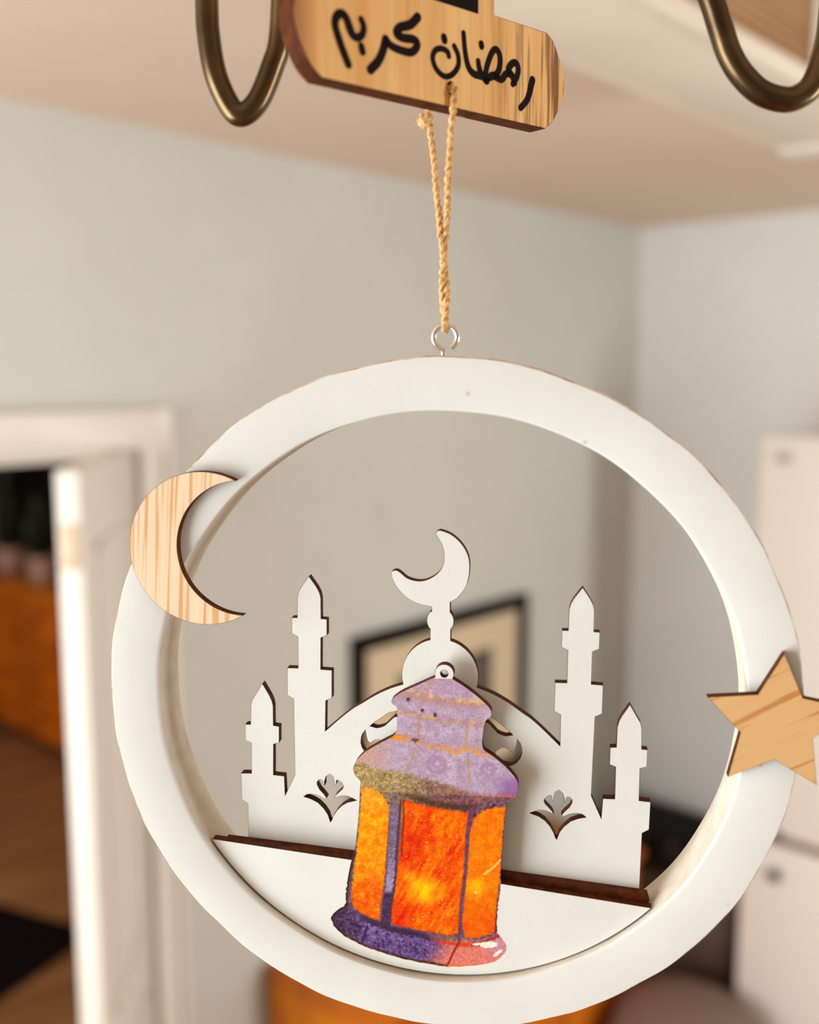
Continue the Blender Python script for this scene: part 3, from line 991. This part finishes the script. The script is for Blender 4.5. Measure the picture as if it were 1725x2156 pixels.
    cc = cc * (1 - t) + col(255, 176, 8) * t
    cc = cc + (n2 - 0.5)[..., None] * np.array((8, 36, 4)) + (n4 - 0.5)[..., None] * np.array((8, 34, 4))
    lay(sst(0.35, -0.35, s_), cc)
    lay(1 - sst(0.2, 0.6, np.hypot(x - 9.4, y + 59.0)), col(255, 224, 150))
    lay((1 - sst(0.15, 0.5, poly_d(x, y, [(17.0, -48.2), (15.4, -50.0), (13.8, -51.6), (12.0, -53.0)]) + gr * 0.35)) * 0.9, col(255, 196, 96))
    # lead posts
    pl_ = [(-14.1, -27), (-14.8, -33), (-15.3, -38.5), (-16, -46), (-16.6, -53.7), (-17.3, -59.8), (-18.1, -63.3), (-18.8, -70.3), (-19.6, -73.5)]
    dp = poly_d(x, y, pl_)
    wpost = 1.45 - 0.35 * sst(-36, -56, y) + 0.3 * sst(-59, -62, y)
    pc = col(126, 104, 134) * np.ones(x.shape + (3,)) + dn * 0.6
    t = sst(-46, -58, y)[..., None] * (1 - sst(-59.5, -61.5, y))[..., None]
    pc = pc * (1 - t) + (col(160, 142, 178) + dn * 0.5) * t
    t = sst(-59.8, -61.5, y)[..., None]
    pc = pc * (1 - t) + (col(72, 46, 78) + dn * 0.5) * t
    lay(sst(0.3, -0.3, dp - wpost + gr * 0.8) * (0.25 + 0.75 * sst(-29, -36, y)), pc)
    sidep = np.interp(-y, [-p[1] for p in pl_], [p[0] for p in pl_])
    lay((1 - sst(0.1, 0.6, np.abs(x - sidep - 1.5 + gr * 0.4))) * sst(-28, -32, y) * (y > -72) * 0.85, col(78, 46, 46))
    lay((1 - sst(0.1, 0.45, np.abs(x - sidep + 1.5 + gr * 0.4))) * sst(-34, -40, y) * (y > -72) * 0.6, col(120, 72, 62))
    lay((1 - sst(0.1, 0.5, poly_d(x, y, [(-12.1, -30.6), (-12.2, -35.8), (-12.7, -42.1), (-13.2, -48)]) + gr * 0.3)) * 0.85, col(120, 48, 26))
    pr_ = [(8.7, -29.6), (8.4, -33.7), (7.3, -39.3), (6.9, -45.6), (6.4, -52.4), (5.45, -60), (4.7, -65.7), (4.4, -71.5), (4.2, -75.3)]
    dp = poly_d(x, y, pr_)
    lay(sst(0.3, -0.2, dp - (0.75 - 0.3 * sst(-34, -42, y)) + gr * 0.45), col(118, 62, 82) + dn * 0.4)
    lay((1 - sst(0.6, 2.6, np.hypot(x - 8.6, y + 31.5) + gr)) * 0.9, col(112, 70, 100) + dn * 0.4)
    # dark seam under the eave
    ey = line_y(x, [(-26, -26.2), (-17, -28.6), (-12.6, -29.6), (-8.5, -30.2), (-1.5, -31.8), (5.5, -32.6), (9, -32), (13, -31), (19, -30)])
    lay((1 - sst(0.2, 1.9, np.abs(y - ey - 0.6 + gr * 1.6))) * sst(-14, -7, x) * (1 - sst(7, 12, x)) * 0.9, col(78, 52, 40))
    lay((1 - sst(0.3, 1.4, np.abs(y - ey - 2.6 + gr * 2))) * sst(-6, 2, x) * sst(0.55, 0.75, n1) * 0.7, col(196, 116, 62))
    # base
    bt = [(-37, -65.5), (-31.1, -66.2), (-26.4, -68.6), (-21, -70.6), (-15.2, -72.2), (-7.6, -73.3), (-0.5, -75.4), (4.9, -75.6), (10.2, -75.2), (15.6, -72.2), (20, -70)]
    by = line_y(x, bt)
    bm_ = sst(0.3, -0.3, y - by + gr * 0.8) * sst(-64, -66.5, y)
    bc = col(98, 70, 122) * np.ones(x.shape + (3,)) + dn * 1.1
    t = sst(-24, -33, x)[..., None] * 0.75
    bc = bc * (1 - t) + (col(60, 40, 56) + dn * 0.6) * t
    t = sst(0.5, 0.8, n3 * 0.5 + n2 * 0.5)[..., None] * 0.6
    bc = bc * (1 - t) + (col(140, 100, 158) + dn * 0.5) * t
    t = sst(-7, 3, x + (y + 79) * -0.6)[..., None]
    bc = bc * (1 - t) + (col(222, 122, 104) + dn * 0.35) * t
    t = (sst(8, 16, x) * sst(-82, -76, y))[..., None]
    bc = bc * (1 - t) + (col(206, 140, 156) + dn * 0.2) * t
    lay(bm_, bc)
    dk_ = np.abs(y - by + 0.9 + gr)
    lay((1 - sst(0.4, 1.7, dk_)) * (1 - sst(-8, 0, x)) * sst(-30, -24, x) * 0.85, col(58, 34, 52))
    lay((1 - sst(0.3, 1.2, dk_)) * sst(-6, 0, x) * (1 - sst(6, 12, x)) * 0.85, col(214, 60, 32))
    lay((1 - sst(0.2, 0.9, dk_ - 0.1)) * sst(7, 10, x) * 0.8, col(150, 30, 30))
    lay((1 - sst(0.12, 0.5, poly_d(x, y, [(4.2, -75.3), (2.3, -79.3), (0.1, -84.3)]) + gr * 0.25)), col(150, 40, 30))
    lay((1 - sst(0.15, 0.6, poly_d(x, y, [(-24.5, -72.4), (-26.6, -78.6)]) + gr * 0.3)) * 0.8, col(52, 28, 60))
    for (ux, uy, ra, rb, an) in ((13.2, -76.0, 3.0, 1.15, 0.12), (16.0, -78.5, 2.0, 0.55, 0.75), (9.6, -76.0, 1.6, 0.45, 0.2)):
        dx, dy = x - ux, y - uy
        p_ = dx * math.cos(an) + dy * math.sin(an)
        q_ = -dx * math.sin(an) + dy * math.cos(an)
        lay(1 - sst(0.75, 1.1, np.hypot(p_ / ra, q_ / rb) + gr * 0.25), col(246, 238, 218))
    # singed outline on the base and lower left
    edge_l = poly_d(x, y, lan_left[17:])
    lay((1 - sst(0.35, 1.1, edge_l + gr * 0.8)) * (y < -48) * 0.9, col(58, 34, 24))
    lay((1 - sst(0.2, 0.8, edge_l + gr * 0.9)) * (y < -76) * sst(0.45, 0.6, n1), col(168, 98, 36))
    edge_r = poly_d(x, y, lan_right[:9])
    lay((1 - sst(0.2, 0.9, edge_r + gr * 0.9)) * sst(0.4, 0.6, n2) * (y < -80), col(232, 128, 60))
    lay((1 - sst(0.2, 0.7, poly_d(x, y, lan_right[7:9]) + gr * 0.5)) * 0.9, col(128, 46, 20))
    return np.clip(C, 0, 255)


NR, NC = 520, 230
vs = np.linspace(-84.2, 8.2, NR)
lyx = sorted([(p[1], p[0]) for p in cl])
ryx = sorted([(p[1], p[0]) for p in cr])
XL = np.interp(vs, [p[0] for p in lyx], [p[1] for p in lyx]) + 0.05
XR = np.interp(vs, [p[0] for p in ryx], [p[1] for p in ryx]) - 0.05
rag = (vnoise(vs * 0, vs, 1.6, 21) - 0.5) * 0.9 * (vs < -58)
XL = XL + rag * 0.6
XR = XR + (vnoise(vs * 0 + 9, vs, 1.6, 22) - 0.5) * 0.5 * (vs < -56)
XR = np.maximum(XR, XL + 0.05)
tt = np.linspace(0, 1, NC)
GX = XL[:, None] * (1 - tt) + XR[:, None] * tt
GY = np.repeat(vs[:, None], NC, 1)
low = sst(-66, -82, GY) * 0.30
GY2 = GY + (vnoise(GX, GY * 0, 1.5, 23) - 0.5) * low
colr = print_colour(GX, GY)
colr = lin(colr)
W0 = -2.6 + 0.03
vv = np.stack([GX / 1000, GY2 / 1000, np.full(GX.shape, W0 / 1000)], -1).reshape(-1, 3)
idx = np.arange(NR * NC).reshape(NR, NC)
ff = np.stack([idx[:-1, :-1], idx[:-1, 1:], idx[1:, 1:], idx[1:, :-1]], -1).reshape(-1, 4)
me = bpy.data.meshes.new('lantern_print')
me.vertices.add(len(vv))
me.vertices.foreach_set('co', vv.ravel())
me.loops.add(ff.size)
me.loops.foreach_set('vertex_index', ff.ravel().astype(np.int32))
me.polygons.add(len(ff))
me.polygons.foreach_set('loop_start', np.arange(0, ff.size, 4, dtype=np.int32))
me.update(calc_edges=True)
ca = me.color_attributes.new('print', 'FLOAT_COLOR', 'POINT')
ca.data.foreach_set('color', np.concatenate([colr.reshape(-1, 3), np.ones((NR * NC, 1))], 1).ravel().astype(np.float32))
M_lantern = new_mat('watercolour_print', 0.7, spec=0.08)
at = N(M_lantern, 'ShaderNodeVertexColor', layer_name='print')
v = coords(M_lantern)
grn = noise(M_lantern, v, 1500.0, 3.0, 0.7)
gc = ramp(M_lantern, grn, [(0.3, (0.74, 0.74, 0.74, 1)), (0.7, (1.16, 1.16, 1.16, 1))])
base(M_lantern, mixc(M_lantern, 1.0, at.outputs['Color'], gc, 'MULTIPLY'))
bump(M_lantern, noise(M_lantern, v, 1100.0, 3.0), 0.2, 0.00015)
me.materials.append(M_lantern)
lp = link(bpy.data.objects.new('lantern_print', me), fp)
lp['label'] = 'watercolour lantern print, lavender roof and glowing orange panes'

# crescent and star veneers glued on the ring
c0, r0 = (-69.24, 47.91), 22.94
c1, r1 = (-57.30, 48.05), 20.05
dd = math.hypot(c1[0] - c0[0], c1[1] - c0[1])
a_ = (r0 * r0 - r1 * r1 + dd * dd) / (2 * dd)
h_ = math.sqrt(r0 * r0 - a_ * a_)
th0 = math.degrees(math.atan2(h_, a_)) + math.degrees(math.atan2(c1[1] - c0[1], c1[0] - c0[0]))
th1 = -math.degrees(math.atan2(h_, a_)) + math.degrees(math.atan2(c1[1] - c0[1], c1[0] - c0[0]))
ph = math.degrees(math.atan2(h_, a_ - dd))
pts = arc(c0[0], c0[1], r0, th0, th1 + 360, 120) + arc(c1[0], c1[1], r1, -ph + 360 + 0.7, ph + 0.7, 90)[1:-1]
cres_o = sheet('crescent', [pts], 3.05, 3.0, M_crescent, M_burnt, orn)
cres_o['label'] = 'pale striped wooden crescent moon glued to the ring'
pts = []
for k in range(5):
    t0 = math.radians(86.6 + 72 * k)
    t1 = math.radians(86.6 + 72 * k + 36)
    pts += [(94.75 + 20.5 * math.cos(t0), -0.95 + 20.5 * math.sin(t0)), (94.75 + 10.2 * math.cos(t1), -0.95 + 10.2 * math.sin(t1))]
star_o = sheet('star', [pts], 3.05, 3.0, M_star, M_burnt, orn)
star_o['label'] = 'tan wooden five-pointed star glued to the ring'

# screw eye at the top of the ring
ez = -8.5 / 1000
path = []
for k in range(33):
    a = math.radians(-62 + (k / 32) * 318)
    path.append((0.00228 + 0.0034 * math.cos(a), 0.10785 + 0.0034 * math.sin(a), ez))
path = path + [(0.0016, 0.1033, ez), (0.0021, 0.1012, ez), (0.0021, 0.0955, ez)]
tube('screw_eye', path, 0.00082, M_zinc, orn, 14)

# ------------------------------------------------------------------ wooden plaque with lettering
T = Vector((0.12284091, 0.99242638, 0.0))
NS = Vector((0.99242638, -0.12284091, 0.0))
HOLE = Vector((-0.19199797, 0.2256443, 2.27379694))
MS = Matrix(((T.x, 0, NS.x, HOLE.x), (T.y, 0, NS.y, HOLE.y), (0, 1, 0, HOLE.z), (0, 0, 0, 1)))
sg = empty('wooden_plaque', mat=MS)
tag(sg, 'honey wooden plaque with black Arabic lettering, above the hanging ring', 'plaque')
TH = 6.5
endr = [(39.8, -4.4), (43.4, -1.9), (46.9, 3.7), (48.9, 9.6), (46.9, 15.2), (45.1, 18.2), (43.0, 21.7), (40.0, 23.3)]
endl = [(-3.4 - x, y) for x, y in endr][::-1]
dome = [(17.7, 23.5), (17.7, 44.0)] + [(-1.7 + 19.4 * math.cos(t) , 44.0 + 17 * math.sin(t) + 4.5 * math.exp(-((t - math.pi / 2) / 0.16) ** 2)) for t in np.linspace(0.12, math.pi - 0.12, 24)] + [(-21.1, 44.0), (-21.1, 23.5)]
out = [tuple(p) for p in chaikin(endr, 2, 0.22)] + dome + [tuple(p) for p in chaikin(endl, 2, 0.22)]
hole_s = [(0.9 + 1.35 * math.cos(t), 0.75 + 1.7 * math.sin(t)) for t in np.linspace(0, 2 * math.pi, 20, endpoint=False)]
hole_t = [(-1.7 + 1.3 * math.cos(t), 61.5 + 1.3 * math.sin(t)) for t in np.linspace(0, 2 * math.pi, 16, endpoint=False)]
sheet('board', [out, hole_s, hole_t], 0.0, TH, M_sign, M_burnt, sg, 0.2)
wn = [(-14.5, 22.45), (11.1, 22.45), (11.1, 38.0)] + [(-1.7 + 12.8 * math.cos(t), 38.0 + 14 * math.sin(t)) for t in np.linspace(0.1, math.pi - 0.1, 16)] + [(-14.5, 38.0)]
sheet('painted_window', [wn], 0.12, 0.2, M_ink, M_ink, sg, 0.02)


def ribbon_strokes(name, strokes, parent):
    """brush strokes as thin raised bodies, round ended"""
    bm = bmesh.new()
    for pts, w0, w1 in strokes:
        P = catmull(pts, 6) if len(pts) > 2 else [np.array(p, float) for p in pts]
        P = [Vector((p[0], p[1])) for p in P]
        nP = len(P)
        Lp, Rp = [], []
        for i in range(nP):
            d = (P[min(i + 1, nP - 1)] - P[max(i - 1, 0)]).normalized()
            nrm = Vector((-d.y, d.x))
            w = 1.22 * (w0 + (w1 - w0) * i / (nP - 1)) / 2
            Lp.append(P[i] + nrm * w)
            Rp.append(P[i] - nrm * w)
        z0_, z1_ = 0.02, 0.16
        top = [[bm.verts.new((q.x / 1000, q.y / 1000, z1_ / 1000)) for q in S] for S in (Lp, Rp)]
        bot = [[bm.verts.new((q.x / 1000, q.y / 1000, z0_ / 1000)) for q in S] for S in (Lp, Rp)]
        for i in range(nP - 1):
            bm.faces.new((top[0][i], top[1][i], top[1][i + 1], top[0][i + 1]))
            bm.faces.new((top[0][i], top[0][i + 1], bot[0][i + 1], bot[0][i]))
            bm.faces.new((top[1][i + 1], top[1][i], bot[1][i], bot[1][i + 1]))
        for i, w in ((0, 1.22 * w0), (nP - 1, 1.22 * w1)):
            cen = P[i]
            ring_t = [bm.verts.new(((cen.x + w / 2 * math.cos(a)) / 1000, (cen.y + w / 2 * math.sin(a)) / 1000, (z1_ + 0.004) / 1000)) for a in np.linspace(0, 2 * math.pi, 14, endpoint=False)]
            ring_b = [bm.verts.new((q.co.x, q.co.y, z0_ / 1000)) for q in ring_t]
            bm.faces.new(ring_t)
            for k in range(14):
                bm.faces.new((ring_t[k], ring_b[k], ring_b[(k + 1) % 14], ring_t[(k + 1) % 14]))
    me = bpy.data.meshes.new(name)
    bm.to_mesh(me)
    bm.free()
    me.materials.append(M_ink)
    return link(bpy.data.objects.new(name, me), parent)


w1 = [([[33.81, 8.63], [33.18, 6.76], [32.31, 3.98], [31.15, 2.03], [28.87, -0.09]], 1.9, 1.5),
      ([[25.47, 6.08], [27.06, 8.3], [27.66, 10.78], [26.45, 12.16], [24.71, 11.4], [23.6, 9.6], [25.2, 8.2]], 1.5, 1.8),
      ([[26.2, 6.6], [24.77, 8.5], [22.52, 8.3], [20.65, 6.5], [17.48, 6.81], [14.7, 5.6]], 1.6, 1.7),
      ([[14.08, 5.15], [14.65, 8.61], [16.45, 12.73], [18.3, 14.35], [19.9, 12.97], [19.95, 10.01], [18.72, 7.66], [16.54, 6.85]], 1.5, 1.6),
      ([[14.7, 5.05], [12.52, 6.55], [11.58, 8.47], [11.25, 9.86]], 1.8, 1.3),
      ([[5.47, 16.16], [6.11, 11.57], [7.35, 7.69], [9.48, 6.08], [12.52, 6.0]], 1.3, 1.8),
      ([[1.98, 12.0], [3.47, 9.84], [3.49, 6.98], [1.17, 4.3], [-1.73, 3.38], [-4.59, 4.68], [-6.02, 7.23], [-5.18, 9.39], [-2.92, 10.43], [-0.61, 10.07], [-0.03, 8.97]], 1.3, 1.3),
      ([[12.41, 14.66], [12.54, 14.06]], 1.6, 1.6), ([[-1.9, 13.57], [-1.67, 12.81]], 1.7, 1.7)]
w2_ = [([[-11.44, 16.76], [-14.05, 14.33], [-17.54, 12.91], [-18.88, 11.2], [-16.75, 10.47], [-12.69, 10.77], [-11.59, 9.53], [-13.51, 7.47], [-16.75, 7.16], [-20.47, 7.6], [-22.56, 8.92]], 2.0, 1.7),
       ([[-22.56, 8.92], [-23.51, 5.85], [-25.19, 2.84], [-27.67, 0.39]], 1.9, 2.0),
       ([[-30.71, 12.17], [-29.87, 10.66], [-30.24, 8.7], [-31.75, 7.46], [-33.49, 7.86], [-34.7, 9.66]], 1.4, 1.9),
       ([[-34.0, 8.6], [-35.57, 11.52], [-37.12, 12.19], [-38.58, 11.06], [-38.99, 9.14], [-38.15, 6.73], [-36.72, 3.67], [-34.9, 0.35]], 1.9, 1.8),
       ([[-30.67, 5.6], [-30.28, 4.35]], 1.6, 1.7)]
o = ribbon_strokes('lettering', w1, sg)
o['label'] = 'black Arabic word at the right end'
o = ribbon_strokes('lettering', w2_, sg)
o['label'] = 'black Arabic word at the left end'

# ------------------------------------------------------------------ jute string
VZ = Vector((0, 0, 1))
eye_c = MW @ Vector((0.00228, 0.11125, ez))
front = MS @ Vector((0.0009, 0.0007, 0.0012))
frontlow = MS @ Vector((0.0007, -0.0050, 0.0011))
back = MS @ Vector((0.0004, 0.0002, -0.0080))
backlow = MS @ Vector((0.0003, -0.0060, -0.0085))
uW = Vector((MW[0][0], MW[1][0], MW[2][0]))
nW = Vector((MW[0][2], MW[1][2], MW[2][2]))
merge = eye_c.lerp((frontlow + backlow) / 2, 0.46)
pathA = [eye_c + nW * 0.0010 + VZ * 0.0004, eye_c.lerp(merge, 0.35) + uW * 0.0007, eye_c.lerp(merge, 0.7) - nW * 0.0008, merge + uW * 0.0009, merge.lerp(frontlow, 0.5) + uW * 0.0002, frontlow, front]
pathB = [back, backlow, merge.lerp(backlow, 0.5) - uW * 0.0002, merge - uW * 0.0009, eye_c.lerp(merge, 0.7) + nW * 0.0008, eye_c.lerp(merge, 0.35) - uW * 0.0007, eye_c - nW * 0.0010 + VZ * 0.0004]
under = [eye_c - nW * 0.0012 - VZ * 0.0006, eye_c - VZ * 0.0016, eye_c + nW * 0.0012 - VZ * 0.0006]
loop = catmull([tuple(p) for p in pathA + [(front + back) / 2] + pathB + under], 26, closed=True)
loopv = [Vector(p) for p in loop]
js = empty('jute_string', tuple(eye_c))


def ply(phase, rad, off, turns_per_m):
    s = 0.0
    out_ = []
    npt = len(loopv)
    for i in range(npt):
        a = loopv[i - 1]
        b = loopv[(i + 1) % npt]
        t = (b - a).normalized()
        x = t.cross(Vector((0.3, 0.5, 0.1))).normalized()
        y = t.cross(x)
        if i:
            s += (loopv[i] - loopv[i - 1]).length
        ang = phase + 2 * math.pi * turns_per_m * s
        wob = 1 + 0.25 * math.sin(s * 2300 + phase) * math.sin(s * 810)
        out_.append(loopv[i] + (x * math.cos(ang) + y * math.sin(ang)) * off * wob - eye_c)
    return out_


for ph_ in (0, math.pi):
    p_ = ply(ph_, 0, 0.00052, 190)
    rr = [0.00058 * (1 + 0.16 * math.sin(i * 0.7 + ph_) * math.sin(i * 0.23)) for i in range(len(p_))]
    tube('ply', p_, rr, M_jute, js, 8, True)
# knot with frayed end behind the plaque
kc = backlow - VZ * 0.0006 - uW * 0.0010
bm = bmesh.new()
bmesh.ops.create_icosphere(bm, subdivisions=3, radius=0.0022)
for v_ in bm.verts:
    d_ = v_.co.normalized()
    v_.co *= 1 + 0.16 * math.sin(7 * d_.x + 5 * d_.z) + 0.1 * math.sin(11 * d_.y - 6 * d_.x)
    v_.co += kc - eye_c
bm_obj('knot', bm, M_jute, js, True)
r = random.Random(5)


def fibre(p0, d, ln, curl, rad=0.00006):
    P = []
    q = Vector(p0)
    d = Vector(d).normalized()
    for i in range(9):
        P.append(q.copy())
        d = (d + Vector(curl) * 0.25 + Vector((r.uniform(-1, 1), r.uniform(-1, 1), r.uniform(-1, 1))) * 0.08).normalized()
        q += d * ln / 8
    tube('fibre', P, [rad * (1 - 0.07 * i) for i in range(9)], M_jute, js, 5)


fibre(frontlow - VZ * 0.002 - eye_c, uW + VZ * 0.2, 0.0075, -VZ * 0.9)
fibre(merge.lerp(frontlow, 0.55) - eye_c, uW + VZ * 0.3, 0.0045, VZ * 0.2)
for i in range(6):
    fibre(kc - eye_c, -uW + VZ * r.uniform(-0.4, 0.5) + nW * r.uniform(-0.4, 0.4), r.uniform(0.003, 0.0045), VZ * r.uniform(-0.4, 0.6), 0.00012)
for i in range(26):
    t = r.random()
    q = eye_c.lerp(merge.lerp(frontlow, 0.8) if i % 2 else merge.lerp(backlow, 0.8), t)
    fibre(q - eye_c, uW * r.choice((-1, 1)) + VZ * r.uniform(-0.8, 0.8), r.uniform(0.0012, 0.0028), VZ * r.uniform(-0.5, 0.5), 0.00004)
tag(js, 'twisted jute string tying the white ring to the wooden plaque', 'string')

# ------------------------------------------------------------------ chandelier arms above
HUB = Vector((-0.262, 0.300, 2.455))
cd = empty('chandelier', tuple(HUB))


def arm(pts, rad):
    P = catmull([tuple(Vector(p) - HUB) for p in pts], 10)
    a_o = tube('arm', P, rad, M_nickel, cd, 20)
    tip = P[-1]
    lathe('drip_cup', [(0.004, -0.004), (0.012, 0.0), (0.022, 0.010), (0.024, 0.014), (0.020, 0.013), (0.006, 0.006)], M_nickel, a_o, 28, tuple(tip))
    lathe('bulb', [(0.009, 0.006), (0.010, 0.035), (0.015, 0.05), (0.017, 0.065), (0.012, 0.085), (0.004, 0.102)], M_bulb, a_o, 24, tuple(tip))


arm([HUB + Vector((-0.012, -0.004, 0.0)), HUB + Vector((-0.020, -0.022, 0.006)), (-0.2862, 0.2555, 2.400), (-0.2865, 0.2482, 2.335), (-0.2879, 0.2469, 2.3124), (-0.2898, 0.2451, 2.3035), (-0.2937, 0.2415, 2.2917), (-0.2981, 0.2375, 2.2866), (-0.3012, 0.2347, 2.2893), (-0.3047, 0.2315, 2.2997), (-0.3063, 0.23, 2.3124), (-0.3066, 0.2297, 2.325), (-0.3062, 0.230, 2.365), (-0.3055, 0.2305, 2.40)], 0.0041)
arm([HUB + Vector((0.012, 0.006, 0.0)), HUB + Vector((0.045, 0.022, 0.004)), (-0.196, 0.332, 2.400), (-0.183, 0.343, 2.345), (-0.1765, 0.3489, 2.325), (-0.1739, 0.3513, 2.3156), (-0.1713, 0.3537, 2.3069), (-0.1676, 0.3571, 2.2997), (-0.1625, 0.3618, 2.294), (-0.1561, 0.3677, 2.2917), (-0.1519, 0.3715, 2.2935), (-0.1492, 0.3739, 2.2972), (-0.1472, 0.3758, 2.3045), (-0.1459, 0.377, 2.3124), (-0.1454, 0.3774, 2.3219), (-0.145, 0.378, 2.35), (-0.145, 0.378, 2.385)], 0.0044)
arm([HUB + Vector((0.0, -0.012, 0.0)), HUB + Vector((0.03, -0.05, 0.0)), (-0.193, 0.223, 2.415), (-0.165, 0.190, 2.395), (-0.145, 0.165, 2.41), (-0.14, 0.158, 2.44)], 0.0037)
arm([HUB + Vector((-0.004, 0.012, 0.0)), HUB + Vector((-0.015, 0.045, 0.004)), (-0.292, 0.372, 2.40), (-0.302, 0.396, 2.385), (-0.310, 0.418, 2.40), (-0.311, 0.422, 2.44)], 0.0037)
hz = CZ - HUB.z
lathe('stem', [(0.004, -0.035), (0.010, -0.028), (0.016, -0.014), (0.018, 0.0), (0.014, 0.016), (0.006, 0.03), (0.005, hz - 0.05), (0.012, hz - 0.04), (0.045, hz - 0.012), (0.05, hz - 0.001)], M_nickel, cd, 32)
tag(cd, 'brushed metal chandelier with curved arms at the top of the picture', 'chandelier')

# cord holding the plaque on the front arm
top_h = MS @ Vector((-0.0017, 0.0615, -0.0032))
cordp = [MS @ Vector((-0.0017, 0.0615, 0.0012)), MS @ Vector((-0.0017, 0.075, 0.001)), Vector((-0.1925, 0.2205, 2.42)), Vector((-0.195, 0.2245, 2.4215)), Vector((-0.1985, 0.2265, 2.417)), MS @ Vector((-0.0017, 0.075, -0.007)), MS @ Vector((-0.0017, 0.0615, -0.0078))]
o = tube('hanging_cord', [tuple(p) for p in catmull([tuple(p) for p in cordp], 8, True)], 0.0009, M_jute, None, 8, True)
tag(o, 'short jute cord holding the wooden plaque on the chandelier arm', 'cord')
